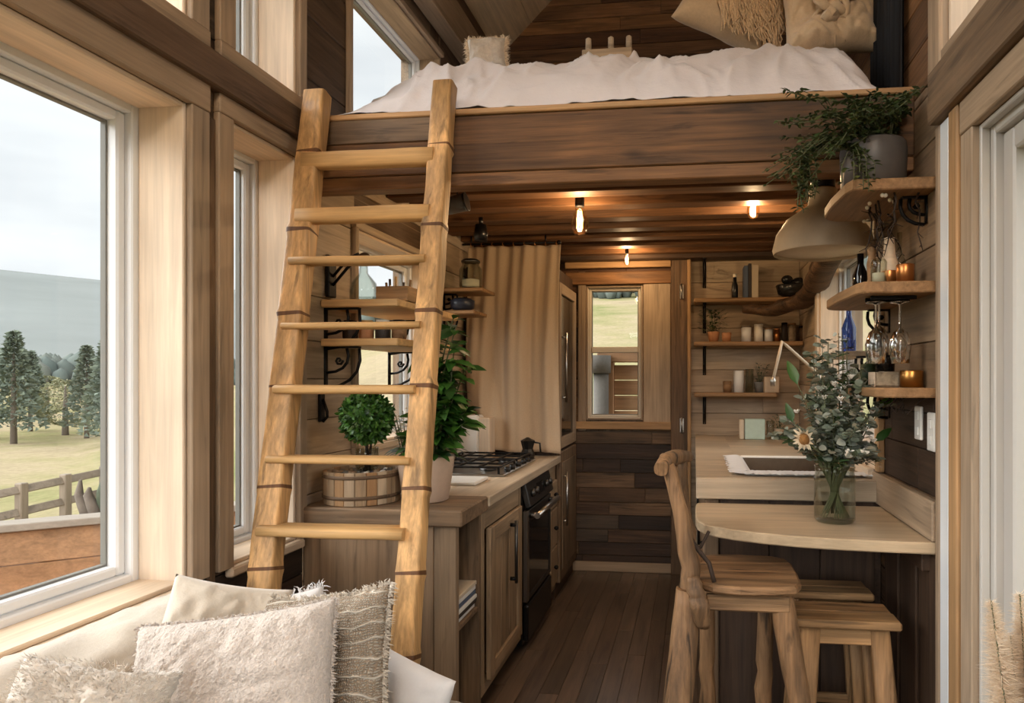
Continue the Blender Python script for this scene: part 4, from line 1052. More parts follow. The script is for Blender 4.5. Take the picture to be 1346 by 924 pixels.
# --- hob
hb = thing('gas_hob', (-1.14, 3.62, 0.915), 'gas hob with black cast grates on the pale worktop', 'hob')
hx0, hx1, hy0, hy1, hz = -1.40, -0.93, 3.30, 3.98, 0.916
mb = MB('steel'); mb.box(hx0, hx1, hy0, hy1, hz, hz + 0.012, 'steel', 0.004); mb.build('plate', hb)
for bx in (-1.29, -1.06):
    for by in (3.45, 3.80):
        mb = MB('dark_steel'); mb.lathe([(0.045, 0), (0.045, 0.010), (0.03, 0.012)], (bx, by, hz + 0.012), 'dark_steel'); mb.lathe([(0.028, 0.012), (0.028, 0.02), (0.01, 0.022)], (bx, by, hz + 0.012), 'steel'); mb.build('burner', hb)
for by in (3.45, 3.80):
    mb = MB('iron'); t = 0.005; z0 = hz + 0.040
    for x in (hx0 + 0.03, hx1 - 0.03): mb.box(x - t, x + t, by - 0.155, by + 0.155, z0, z0 + 0.01, 'iron', 0.002)
    for y in (by - 0.15, by, by + 0.15): mb.box(hx0 + 0.03, hx1 - 0.03, y - t, y + t, z0, z0 + 0.01, 'iron', 0.002)
    for x in (-1.29, -1.175, -1.06): mb.box(x - t, x + t, by - 0.15, by + 0.15, z0 + 0.001, z0 + 0.012, 'iron', 0.002)
    for x in (hx0 + 0.03, hx1 - 0.03):
        for y in (by - 0.15, by + 0.15): mb.box(x - t, x + t, y - t, y + t, hz + 0.012, z0, 'iron', 0.001)
    mb.build('grate', hb)
for y in (3.40, 3.50, 3.62, 3.74, 3.84): mb = MB('black'); mb.lathe([(0.016, 0), (0.014, 0.024), (0.004, 0.026)], (hx1 - 0.014, y, hz + 0.012)); mb.build('knob', hb)
root = thing('moka_pot', (-1.02, 4.02, 0.915), 'small black stovetop coffee pot at the far corner of the hob', 'coffee pot')
c = Vector((-1.0, 4.06, 0.916)); mb = MB('black'); mb.lathe([(0.04, 0), (0.045, 0.03), (0.032, 0.06), (0.045, 0.11), (0.035, 0.115), (0.006, 0.13)], c, seg=10, smooth=False); mb.build('body', root)
mb = MB('black'); mb.tube([c + Vector((0.04, 0, 0.10)), c + Vector((0.075, 0, 0.095)), c + Vector((0.08, 0, 0.04))], 0.006, 'black', 8); mb.build('handle', root)
# bread board lying before the hob
mb = MB('ceramic_white'); mb.box(-1.22, -0.98, 3.0, 3.2, 0.916, 0.932, 'ceramic_white', 0.006); tag(mb.build('tray'), 'white rectangular tray on the worktop before the gas hob', 'tray')
# bread bin
q = PYc(632, 586, 3.72); 
bb = thing('bread_bin', (-1.30, 4.08, 0.915), 'tall white enamel bread bin with wooden side against the curtain', 'bread bin')
mb = MB('ceramic_white'); mb.box(-1.43, -1.29, 4.0, 4.12, 0.916, 1.18, 'ceramic_white', 0.012); mb.build('body', bb)
mb = MB('pine'); mb.box(-1.288, -1.22, 4.0, 4.12, 0.916, 1.165, 'pine', 0.006, ax=2); mb.build('side_board', bb)
mb = MB('iron'); mb.tube([(-1.40, 4.06, 1.18), (-1.39, 4.06, 1.205), (-1.33, 4.06, 1.205), (-1.32, 4.06, 1.18)], 0.006, 'iron', 8, ax=0); mb.build('handle', bb)
# --- curtain on its rod
rod = thing('curtain_rod', (-1.12, 4.2, 2.262), 'thin dark curtain rod with hooks under the loft joists', 'rod')
mb = MB('iron'); mb.tube([(XL + 0.016, 4.20, 2.252), (-0.84, 4.20, 2.252)], 0.007, 'iron', 10, ax=0); mb.ball((-0.835, 4.20, 2.252), 0.014); mb.build('bar', rod)
for x in (-1.40, -0.92):
    mb = MB('iron'); mb.tube([(x, 4.20, 2.252), (x, 4.20, 2.30)], 0.005, 'iron', 8); mb.build('bracket', rod)
cur = thing('curtain', (-1.12, 4.2, 0.93), 'beige linen curtain hanging in folds across the end of the worktop', 'curtain')
mb = MB('curtain_cloth'); nx, nzz = 90, 60; vs = []; fs = []
for i in range(nx + 1):
    s = i / nx
    for j in range(nzz + 1):
        t = j / nzz; x = -1.42 + 0.60 * s - 0.02 * math.sin(t * 3) ; zb = 0.965 - 0.035 * s + 0.008 * math.sin(s * 9)
        z = 2.235 - (2.235 - zb) * t
        f = 0.030 * math.sin(s * 17 + 2.2 * math.sin(t * 2.2)) * (0.5 + 0.5 * t) + 0.012 * math.sin(s * 47 + t * 2) * (1 - 0.6 * t) + 0.08 * t * noise.noise(Vector((s * 3 - t * 1.5, t * 1.2, 3)))
        vs.append((x, 4.20 + f, z))
for i in range(nx):
    for j in range(nzz): a = i * (nzz + 1) + j; fs.append((a, a + nzz + 1, a + nzz + 2, a + 1))
mb.add(vs, fs, smooth=True); o = mb.build('cloth', cur); md = o.modifiers.new('t', 'SOLIDIFY'); md.thickness = 0.003
for i in range(9):
    mb = MB('copper'); x = -1.40 + 0.55 * i / 8; pts = [(x, 4.20 + 0.012 * math.cos(a), 2.247 + 0.014 * math.sin(a)) for a in [k * math.pi / 5 for k in range(11)]]
    mb.tube(pts, 0.002, 'copper', 6, cap=False); mb.build('ring', cur)
# spotlights under the joists by the ladder
q = PYc(632, 306, 3.6)
sp = thing('ceiling_spotlight', (q.x, q.y, 2.275), 'black spotlight clamped under the joists above the curtain', 'spotlight')
mb = MB('black'); mb.tube([(q.x, q.y, 2.275), (q.x, q.y, 2.235)], 0.012, 'black', 10); mb.build('stem', sp)
mb = MB('black'); mb.lathe([(0.03, 0), (0.038, -0.05), (0.035, -0.09), (0.03, -0.085)], (q.x, q.y, 2.235)); mb.build('head', sp)
q = PYc(601, 268, 2.78)
sp = thing('enamel_mug', (q.x, q.y, q.z), 'grey enamel mug hanging from a hook under the loft beside the ladder', 'mug')
Mm = Matrix.Translation(q) @ Matrix.Rotation(math.radians(80), 4, 'Y') ; Mr = Matrix.Rotation(math.radians(78), 3, 'Y')
mb = MB('pot_grey'); mb.lathe([(0.036, -0.045), (0.038, 0.04), (0.036, 0.04), (0.034, -0.04)], q, M=Mr); mb.lathe([(0.0385, 0.034), (0.041, 0.043), (0.036, 0.043)], q, 'black', M=Mr); mb.build('cup', sp)
mb = MB('iron'); mb.tube([q + Vector((0, 0, 0.034)), q + Vector((0, 0, 2.275 - q.z))], 0.003, 'iron', 6); mb.build('hook', sp)
# ================================================================== LEFT SHELVES AND PLANTS
def bracket_mb(a, out, size, fam='iron', rotx=False):
    """iron scroll bracket: a = top corner at the wall, out = unit vector away from the wall"""
    mb = MB(fam); a = Vector(a); o = Vector(out); s = size; sd = o.cross(UP) * 0.010
    mb.tube([a, a - UP * s], [(0.012, 0.004)] * 2, fam, 8, prof=5, up=o.cross(UP)); mb.tube([a - UP * 0.003, a + o * s * 0.85 - UP * 0.003], [(0.012, 0.004)] * 2, fam, 8, prof=5, up=o.cross(UP))
    for k in (1.0, 0.62):
        pts = [a + o * (0.80 * s * k * math.sin(t * math.pi / 2) + 0.006) - UP * (0.92 * s * k * math.cos(t * math.pi / 2) + 0.008) + o * 0.10 * s * math.sin(t * math.pi) for t in (0, .2, .4, .6, .8, 1)]
        mb.tube(pts, 0.006, fam, 8)
    pts = [a + o * (0.33 * s + 0.11 * s * (1 - t / 9) * math.cos(t * 1.0)) - UP * (0.33 * s + 0.11 * s * (1 - t / 9) * math.sin(t * 1.0)) for t in range(9)]
    mb.tube(pts, 0.005, fam, 8); return mb
ZU, ZL = 1.685, 1.53
for z, nm, lb in ((ZU, 'wall_shelf', 'upper deep wooden shelf on the window wall, seen through the ladder'), (ZL, 'wall_shelf', 'lower deep wooden shelf on the window wall, seen through the ladder')):
    s = thing(nm, (XL + 0.16, 2.85, z), lb, 'shelf')
    mb = MB('shelf'); mb.box(XL + 0.002, -1.15, 2.56, 3.25, z, z + 0.03, 'rung', 0.004, ax=0); mb.build('board', s)
    for y in (2.60, 3.18): bracket_mb((XL + 0.003, y, z), (1, 0, 0), 0.17).build('bracket', s)
def bottle(name, c, prof, fam, label, cat='bottle', group=None, extra=None, smooth=True, seg=20):
    c = Vector(c)
    if extra is None:
        mb = MB(fam); mb.lathe(prof, c, seg=seg, smooth=smooth); o = mb.build(name); return tag(o, label, cat, group)
    r = thing(name, c, label, cat, group); mb = MB(fam); mb.lathe(prof, c, seg=seg, smooth=smooth); mb.build('body', r)
    for pn, pf, pr in extra: mb = MB(pf); mb.lathe(pr, c, seg=seg); mb.build(pn, r)
    return r
def shell(prof, t=0.003): return prof + [(max(0.001, r - t), z + (t if i == len(prof) - 1 else 2 * t if i == 0 else 0)) for i, (r, z) in list(enumerate(prof))[::-1]]
q = P(478, 400, 2.80); q.z = ZU + 0.031
bottle('glass_decanter', q, [(0.055, 0), (0.056, 0.04), (0.05, 0.075), (0.018, 0.115), (0.016, 0.15), (0.02, 0.152), (0.013, 0.15), (0.014, 0.115), (0.046, 0.073), (0.052, 0.04), (0.05, 0.006)], 'clear_glass', 'clear glass decanter on the upper shelf behind the ladder', 'decanter', extra=[('stopper', 'clear_glass', [(0.001, 0.15), (0.010, 0.155), (0.012, 0.175), (0.002, 0.185)])])
r = thing('cutlery_crate', P(524, 398, 2.84), 'small wooden crate of utensils beside the glass decanter', 'crate')
c = P(524, 398, 2.82); c.z = ZU + 0.031
mb = MB('stool'); x0, x1, y0, y1 = c.x - 0.075, c.x + 0.06, c.y - 0.05, c.y + 0.05
mb.box(x0, x1, y0, y0 + 0.008, c.z, c.z + 0.06, 'stool', .002); mb.box(x0, x1, y1 - 0.008, y1, c.z, c.z + 0.06, 'stool', .002); mb.box(x0, x0 + 0.008, y0 + .008, y1 - .008, c.z, c.z + 0.06, 'stool', .002); mb.box(x1 - 0.008, x1, y0 + .008, y1 - .008, c.z, c.z + 0.06, 'stool', .002); mb.box(x0 + .008, x1 - .008, y0 + .008, y1 - .008, c.z, c.z + 0.006, 'stool', .001)
mb.build('crate_box', r)
for i in range(5):
    mb = MB('shelf'); a = c + Vector((-0.05 + 0.022 * i, R.uniform(-.02, .02), 0.008)); mb.tube([a, a + Vector((R.uniform(-.01, .01), 0, 0.075 + 0.01 * (i % 3)))], 0.005, ('shelf', 'steel', 'rung', 'steel', 'shelf')[i], 8); o = mb.build('wooden_spoon' if i % 2 == 0 else 'fork'); tag(o, ['wooden spoon at the window end of the utensil crate', 'steel fork leaning left of centre in the utensil crate', 'pale wooden spoon in the middle of the utensil crate', 'steel fork leaning right of centre in the utensil crate', 'wooden spoon at the aisle end of the utensil crate'][i], 'utensil', 'utensils in the crate')
# jars on the lower shelf
for i in range(4):
    x = -1.40 + 0.07 * i
    bottle('storage_jar', (x, 2.66, ZL + 0.031), [(0.028, 0), (0.03, 0.01), (0.03, 0.06), (0.024, 0.068)], ('bracket_drift', 'terracotta', 'book_dark', 'driftwood')[i],
           ['dark brown jar nearest the wall on the lower shelf', 'terracotta jar second from the wall on the lower shelf', 'dark lidded jar third from the wall on the lower shelf', 'light wooden jar nearest the aisle on the lower shelf'][i], 'jar', 'jars on the lower shelf', extra=[('lid', ('iron', 'rung', 'paper', 'iron')[i], [(0.026, 0.069), (0.026, 0.078), (0.002, 0.08)])])
# swing-arm lamp above the upper shelf
a = Vector((XL + 0.002, 2.62, 1.88)); r = thing('swing_arm_wall_lamp', a, 'black swing-arm wall lamp with a small round head above the upper shelf', 'lamp')
mb = MB('iron'); mb.box(a.x, a.x + 0.02, a.y - 0.03, a.y + 0.03, a.z - 0.15, a.z + 0.02, 'iron', 0.004, ax=2); mb.build('wall_plate', r)
mb = MB('iron')
for dz in (0, 0.035): mb.tube([a + Vector((0.02, 0, -0.10 + dz)), a + Vector((0.09, -0.01, -0.03 + dz)), a + Vector((0.14, -0.02, 0.0 + dz * .6))], 0.006, 'iron', 8)
mb.build('arm', r); mb = MB('book_dark'); mb.ball(a + Vector((0.165, -0.02, 0.0)), 0.026, 'bracket_drift', 10); mb.build('lamp_head', r)
r = thing('iron_wall_hook', (XL, 2.52, 1.25), 'black iron hook plate on the plank wall below the lower shelf', 'hook'); a = Vector((XL + 0.001, 2.56, 1.34))
mb = MB('iron'); mb.box(a.x, a.x + 0.012, a.y - 0.018, a.y + 0.018, a.z - 0.11, a.z, 'iron', 0.003, ax=2); mb.build('plate', r)
mb = MB('iron'); mb.tube([a + Vector((0.012, 0, -0.02)), a + Vector((0.03, 0, -0.07)), a + Vector((0.03, 0, -0.09)), a + Vector((0.012, 0, -0.11))], 0.006, 'iron', 8); mb.build('hook', r)
# far small shelves
for z, x1, lb in ((1.925, -1.20, 'small wooden shelf holding a glass jar beside the curtain'), (1.795, -1.25, 'small wooden shelf holding a dark bowl beside the curtain')):
    s = thing('small_wall_shelf', (-1.33, 3.92, z), lb, 'shelf'); mb = MB('shelf'); mb.box(XL + 0.002, x1, 3.80, 4.05, z - 0.022, z, 'shelf', 0.005, ax=0); mb.build('board', s)
    bracket_mb((XL + 0.003, 3.92, z - 0.022), (1, 0, 0), 0.09).build('bracket', s)
c = Vector((-1.29, 3.86, 1.926)); jp = [(0.06, 0), (0.066, 0.01), (0.066, 0.11), (0.05, 0.135), (0.052, 0.15)]
bottle('glass_jar', c, shell(jp), 'clear_glass', 'clear swing-top glass jar on the small shelf beside the curtain', 'jar', extra=[('lid', 'dark_steel', [(0.055, 0.151), (0.055, 0.16), (0.04, 0.17), (0.002, 0.172)]), ('contents', 'flower_white', [(0.05, 0.004), (0.05, 0.05), (0.002, 0.06)])])
bottle('dark_bowl', (-1.34, 3.86, 1.796), shell([(0.045, 0), (0.068, 0.02), (0.07, 0.06), (0.055, 0.068)], 0.005), 'navy', 'dark blue ceramic bowl on the lower small shelf beside the curtain', 'bowl')
# wooden tub with topiary in a glass vase
tc = P(468, 660, 2.69); tc.z = 0.919; tc.y = max(tc.y, 2.575); tc.x = -1.305
tub = thing('wooden_tub', tc, 'round stave-built wooden tub of pebbles on the end cabinet behind the ladder', 'tub')
mb = MB('cabinet_warm'); n = 22
for i in range(n):
    a = 2 * math.pi * i / n; M_ = Matrix.Translation(tc) @ Matrix.Rotation(a, 4, 'Z') ; w = math.pi * 0.140 / n
    mb.box(0.128, 0.144, -w + 0.0006, w - 0.0006, 0.0, 0.125, ('cabinet_warm', 'shelf', 'pale_plank')[i % 3], 0.002, M=M_, ax=2)
mb.lathe([(0.128, 0.0), (0.128, 0.012)], tc, 'cabinet'); mb.build('staves', tub)
for z in (0.022, 0.10):
    mb = MB('greyed'); mb.lathe([(0.146, z), (0.148, z + 0.002), (0.148, z + 0.012), (0.146, z + 0.014)], tc, 'greyed', closed=True, seg=40); mb.build('hoop', tub)
mb = MB('dry_brown'); rr_ = random.Random(4)
mb.lathe([(0.124, 0.012), (0.124, 0.085), (0.002, 0.095)], tc, 'soil')
for i in range(120):
    a, rad = rr_.uniform(0, 6.28), 0.112 * math.sqrt(rr_.random()); f = rr_.choice(['concrete', 'navy', 'paper', 'dry_brown', 'dry_brown'])
    mb.ball(tc + Vector((rad * math.cos(a), rad * math.sin(a), 0.095 + rr_.uniform(0, 0.02))), rr_.uniform(0.008, 0.014), f, 5, sc=(1, 1.2, 0.8))
o = mb.build('pebbles', tub); o['kind'] = 'stuff'
v = tc + Vector((0.02, 0.0, 0.108)); top = thing('topiary', v, 'clipped round green topiary ball in a glass vase above the wooden tub', 'plant')
mb = MB('clear_glass'); mb.lathe(shell([(0.035, 0), (0.045, 0.03), (0.045, 0.10)], 0.003), v); mb.build('glass_vase', top)
bc = P(482, 549, 2.63); mb = MB('stem')
for k in range(5): mb.tube([v + Vector((0.01 * math.cos(k), 0.01 * math.sin(k), 0.006)), (v + bc) / 2 + Vector((0.012 * math.cos(k * 2), 0.01, 0)), bc], 0.004, 'twig', 6)
mb.build('stems', top)
def blob_foliage(mb, c, r, n, ls, fam, rnd, sc=(1, 1, 1)):
    for i in range(n):
        d = Vector((rnd.gauss(0, 1), rnd.gauss(0, 1), rnd.gauss(0, 1))).normalized(); p = c + Vector((d.x * sc[0], d.y * sc[1], d.z * sc[2])) * r * rnd.uniform(0.75, 1.0)
        dd = (d + Vector((rnd.gauss(0, .6), rnd.gauss(0, .6), rnd.gauss(0, .6)))).normalized(); mb.leaf(p, dd, d, ls * rnd.uniform(.7, 1.2), ls * 0.6, fam)
mb = MB('leaf_green'); rr_ = random.Random(5); blob_foliage(mb, bc, 0.094, 1800, 0.024, 'leaf_green', rr_); mb.ball(bc, 0.078, 'leaf_dark', 8); mb.build('foliage', top)
# white blossom sprigs in a jar
c = Vector((-1.245, 2.87, 0.916)); r = thing('blossom_jar', c, 'glass jar of white blossom sprigs between the topiary and the large leafy plant', 'flowers')
mb = MB('clear_glass'); mb.lathe(shell([(0.035, 0), (0.038, 0.01), (0.038, 0.12), (0.03, 0.13)], 0.003), c); mb.build('jar', r)
mb = MB('stem'); mf = MB('flower_white'); ml = MB('leaf_green'); rr_ = random.Random(6)
for k in range(12):
    e = c + Vector((rr_.uniform(-.07, .10), rr_.uniform(-.05, .05), rr_.uniform(0.2, 0.40))); m = (c + e) / 2 + Vector((0, 0, .04)); mb.tube([c + Vector((0, 0, .01)), m, e], 0.002, 'stem', 5)
    for j in range(7):
        b = m.lerp(e, rr_.random()) + Vector((rr_.gauss(0, .014), rr_.gauss(0, .014), rr_.gauss(0, .012)))
        for a in range(4): mf.leaf(b, Vector((math.cos(a * 1.57), math.sin(a * 1.57) * .6, .5)), UP, 0.013, 0.010, 'flower_white')
    for j in range(4): b = m.lerp(e, rr_.random() * .6); ml.leaf(b, Vector((rr_.gauss(0, 1), rr_.gauss(0, 1), .3)), UP, 0.04, 0.018, 'leaf_green')
mb.build('stems', r); mf.build('blossoms', r); ml.build('leaves', r)
# large leafy plant in pale pot
pc = P(560, 655, 2.72); pc.z = 0.919; r = thing('potted_leafy_plant', pc, 'tall glossy green plant in a ribbed pale pink pot behind the ladder rail', 'plant')
mb = MB('pot_pink'); mb.lathe(shell([(0.082, 0), (0.088, 0.004), (0.112, 0.165), (0.114, 0.172)], 0.006), pc, seg=48, wob=-0.02); mb.build('pot', r)
mb = MB('soil'); mb.lathe([(0.07, 0.02), (0.10, 0.15), (0.002, 0.155)], pc, 'soil'); mb.build('soil', r)
mb = MB('stem'); ml = MB('leaf_green'); rr_ = random.Random(9)
tips = []
for k in range(20):
    e = pc + Vector((rr_.uniform(0.0, 0.17), rr_.uniform(-0.10, 0.12), rr_.uniform(0.3, 0.74))); b0 = pc + Vector((rr_.uniform(-.05, .05), rr_.uniform(-.05, .05), .15))
    m = b0.lerp(e, .5) + Vector((0.02, 0, .03)); pts = [b0, b0.lerp(m, .5) + Vector((0, 0, .02)), m, m.lerp(e, .5) + Vector((0, 0, .01)), e]; mb.tube(pts, [.005, .004, .004, .003, .002], 'stem', 6)
    for j in range(26):
        t = rr_.uniform(0.10, 1.0); i_ = min(3, int(t * 4)); q = pts[i_].lerp(pts[i_ + 1], t * 4 - i_)
        a = rr_.uniform(0, 6.28); d = Vector((math.cos(a) + .25, math.sin(a), rr_.uniform(-.3, .7))); l = rr_.uniform(.055, .10); ml.leaf(q, d, UP + Vector((rr_.gauss(0, .4), rr_.gauss(0, .4), 0)), l, l * .55, 'leaf_green', bend=.35)
for k in range(26):
    a = rr_.uniform(0, 6.28); q = pc + Vector((.09 * math.cos(a), .09 * math.sin(a), .165 + rr_.uniform(0, .05))); l = rr_.uniform(.05, .08); ml.leaf(q, Vector((math.cos(a), math.sin(a), .2)), UP, l, l * .55, 'leaf_green', bend=.5)
mb.build('stems', r); ml.build('leaves', r)

# ================================================================== RIGHT COUNTER, SINK, TABLE
cy0, cy1, cz = 2.80, YB - 0.002, 1.0
kc = thing('sink_cabinet', (0.38, 3.8, 0), 'dark wooden kitchen cabinet carrying the sink counter on the door side', 'cabinet')
mb = MB('dark_panel'); mb.box(0.06, XR - 0.002, cy0 + 0.03, cy1 - 0.06, 0.0, 0.74, 'dark_panel', 0.002, ax=1); mb.build('body', kc)
mb = MB('dark_panel'); mb.box(0.06, XR - 0.002, cy0 + 0.03, cy0 + 0.06, 0.74, 0.915, 'dark_panel', 0.002); mb.box(0.06, 0.09, cy0 + 0.06, cy1 - .06, 0.74, 0.915, 'dark_panel', 0.002); mb.build('upper_panel', kc)
mb = MB('dark_panel'); mb.box(0.045, 0.10, cy0 + 0.01, cy0 + 0.03, 0.0, 0.914, 'greyed', .003); mb.build('corner_post', kc)
mb = MB('dark_panel')
for a, b in ((0.105, 0.30), (0.303, 0.50), (0.503, 0.71)): mb.box(a, b, cy0 + 0.016, cy0 + 0.029, 0.0, 0.914, 'dark_panel', .003, ax=2)
mb.build('end_boards', kc)
for i in range(3):
    y = cy0 + 0.06 + i * 0.66; mb = MB('dark_panel'); mb.box(0.04, 0.059, y, y + 0.64, 0.09, 0.90, 'cabinet', .004, ax=2); o = mb.build('door', kc)
    mb = MB('iron'); mb.tube([(0.02, y + .06, .7), (0.02, y + .06, .82)], 0.006, 'iron', 8)
    for z in (.71, .81): mb.tube([(0.04, y + .06, z), (0.02, y + .06, z)], 0.005, 'iron', 6, ax=0)
    mb.build('handle', o)
sx0, sx1, sy0, sy1 = 0.21, 0.655, 2.90, 3.52
mb = MB('counter'); xr = XR - 0.002
mb.box(0.01, xr, cy0 - 0.01, cy0 + 0.02, cz - 0.085, cz, 'counter', .004, ax=0)
for a, b, c, d in ((0.01, sx0, cy0 + 0.021, cy1), (sx1, xr, cy0 + 0.021, cy1), (sx0, sx1, cy0 + 0.021, sy0), (sx0, sx1, sy1, cy1)): mb.box(a, b, c, d, cz - 0.04, cz, 'counter', .0, ax=0)
mb.box(0.01, 0.03, cy0 + 0.021, cy1, cz - 0.085, cz - 0.0405, 'counter', .0, ax=1)
tag(mb.build('counter_top'), 'thick pale wooden counter around the white sink, behind the curved table', 'worktop')
mb = MB('ceramic_white'); t = 0.022
sk = thing('sink', (0.43, 3.2, 0.8), 'white rectangular sink set into the pale counter with a frilly cloth on its rim', 'sink')
e = 0.002
for a, b, c, d in ((sx0 + e, sx0 + t, sy0 + e, sy1 - e), (sx1 - t, sx1 - e, sy0 + e, sy1 - e), (sx0 + t, sx1 - t, sy0 + e, sy0 + t), (sx0 + t, sx1 - t, sy1 - t, sy1 - e)): mb.box(a, b, c, d, 0.965, cz + 0.014, 'ceramic_white', .005)
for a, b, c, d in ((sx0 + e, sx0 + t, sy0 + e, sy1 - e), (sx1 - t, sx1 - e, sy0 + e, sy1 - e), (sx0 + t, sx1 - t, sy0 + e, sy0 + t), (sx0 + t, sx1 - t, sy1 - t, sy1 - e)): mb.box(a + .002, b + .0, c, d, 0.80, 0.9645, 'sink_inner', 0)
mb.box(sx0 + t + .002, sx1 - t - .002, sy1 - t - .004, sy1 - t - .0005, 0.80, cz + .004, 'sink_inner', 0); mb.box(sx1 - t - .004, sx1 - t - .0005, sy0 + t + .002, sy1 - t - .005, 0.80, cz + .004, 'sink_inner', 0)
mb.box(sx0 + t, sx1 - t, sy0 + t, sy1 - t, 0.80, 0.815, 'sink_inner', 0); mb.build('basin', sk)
mb = MB('white_linen'); vs = []; fs = []; n, m = 120, 10
path = [(sx0 - 0.03, sy1 - 0.02), (sx0 - 0.03, sy0 - 0.02), (sx1 + 0.02, sy0 - 0.02)]
def pp(s):
    L1 = sy1 - sy0; L2 = sx1 - sx0 + 0.05; d = s * (L1 + L2)
    if d < L1: return Vector((sx0 + 0.012, sy1 - 0.02 - d, 0)), Vector((-1, 0, 0))
    return Vector((sx0 + 0.012 + d - L1, sy0 + 0.012, 0)), Vector((0, -1, 0))
for i in range(n + 1):
    p, o_ = pp(i / n)
    for j in range(m + 1):
        t_ = j / m; w = math.sin(i * 1.9) * 0.007 * t_ + math.sin(i * 0.8) * 0.008 * t_
        vs.append(p + o_ * (-0.02 + 0.085 * t_ + w) + UP * (cz + 0.018 - 0.012 * max(0, t_ - .35) * 1.2 + 0.006 * abs(math.sin(i * 1.3)) * t_ + (-0.05 * (0.25 - t_) if t_ < .25 else 0)))
for i in range(n):
    for j in range(m): a = i * (m + 1) + j; fs.append((a, a + 1, a + m + 2, a + m + 1))
mb.add(vs, fs, smooth=True); o = mb.build('sink_cloth'); md = o.modifiers.new('t', 'SOLIDIFY'); md.thickness = .002
tag(o, 'white frilly cloth laid along the rim of the sink', 'cloth')
# tap
b0 = P(1078, 560, 3.75); b0.z = cz; tp = thing('kitchen_tap', b0, 'pale metal angular gooseneck tap behind the sink', 'tap')
k1, k2, k3 = P(1076, 492, 3.7), P(1028, 449, 3.62), P(1016, 500, 3.55)
mb = MB('steel'); mb.lathe([(.024, 0), (.024, .01), (.014, .02)], b0); mb.tube([b0 + UP * .01, k1], .010, 'ceramic_white', 12); mb.build('base', tp)
mb = MB('ceramic_white'); mb.tube([k1, k1.lerp(k2, .9), k2, k2.lerp(k3, .25), k3], .008, 'clay_cream', 10); mb.build('spout', tp)
mb = MB('steel'); mb.lathe([(.012, 0), (.016, .03), (.008, .05)], k3 - UP * .03); mb.build('spray_head', tp)
# table
tbl = thing('bar_table', (0.4, 2.45, 0), 'pale wooden bar table with a curved front edge fixed to the wall', 'table')
ht = 0.905
out = [(0.735, 2.765), (0.04, 2.765), (0.012, 2.755), (0.008, 2.73), (0.006, 2.60), (0.006, 2.48), (0.014, 2.41), (0.034, 2.36), (0.07, 2.32), (0.13, 2.28), (0.22, 2.24), (0.32, 2.21), (0.43, 2.19), (0.55, 2.178), (0.66, 2.172), (0.735, 2.17)]
# three glued boards
def clip(poly, ylo, yhi):
    def cut(pl, f, g):
        o = []
        for i in range(len(pl)):
            a, b = pl[i - 1], pl[i]; fa, fb = f(a), f(b)
            if fa >= 0: 
                if True: o.append(a)
            if fa * fb < 0: t = fa / (fa - fb); o.append((a[0] + (b[0] - a[0]) * t, a[1] + (b[1] - a[1]) * t))
        return o
    pl = cut(poly, lambda p: p[1] - ylo, 0); return cut(pl, lambda p: yhi - p[1], 0)
mb = MB('table'); mb.prism(out[::-1] if False else out, ht - 0.036, ht, 'table', bev=0.004, ax=0); o = mb.build('tabletop', tbl)
mb = MB('dark_panel'); mb.box(XR - 0.04, XR - 0.002, 2.22, 2.75, ht - 0.10, ht - 0.037, 'dark_panel'); mb.box(0.1, XR - .04, 2.72, 2.75, ht - .10, ht - .037, 'dark_panel'); mb.build('support_rail', tbl)
# wall ledge behind the table
trim('casing', XR - 0.03, XR, 2.16, 2.86, 0.908, 1.03)
trim('pine', XR - 0.05, XR, 2.86, 4.2, 1.002, 1.04)
trim('gold_trim', XR - 0.03, XR, 2.78, 2.82, 1.035, 1.36)
# dark panelling below the table on the wall
for y in (2.16, 2.36, 2.56): trim('dark_panel', XR - 0.016, XR, y, y + 0.17, 0.02, 0.86)
# switches
for y, z, h, lb in ((2.36, 1.255, 0.11, 'white switch plate on the dark planks beneath the hanging twigs'), (2.235, 1.235, 0.12, 'narrow white switch plate nearest the door casing')):
    s = thing('switch_plate', (XR, y, z), lb, 'switch'); mb = MB('ceramic_white'); mb.box(XR - 0.010, XR - 0.0005, y - 0.032, y + 0.032, z - h / 2, z + h / 2, 'ceramic_white', .003); mb.build('plate', s)
    for dz in (-.025, .025): mb = MB('paper'); mb.box(XR - 0.014, XR - 0.010, y - 0.014, y + 0.014, z + dz - .014, z + dz + .014, 'paper', .001); mb.build('rocker', s)
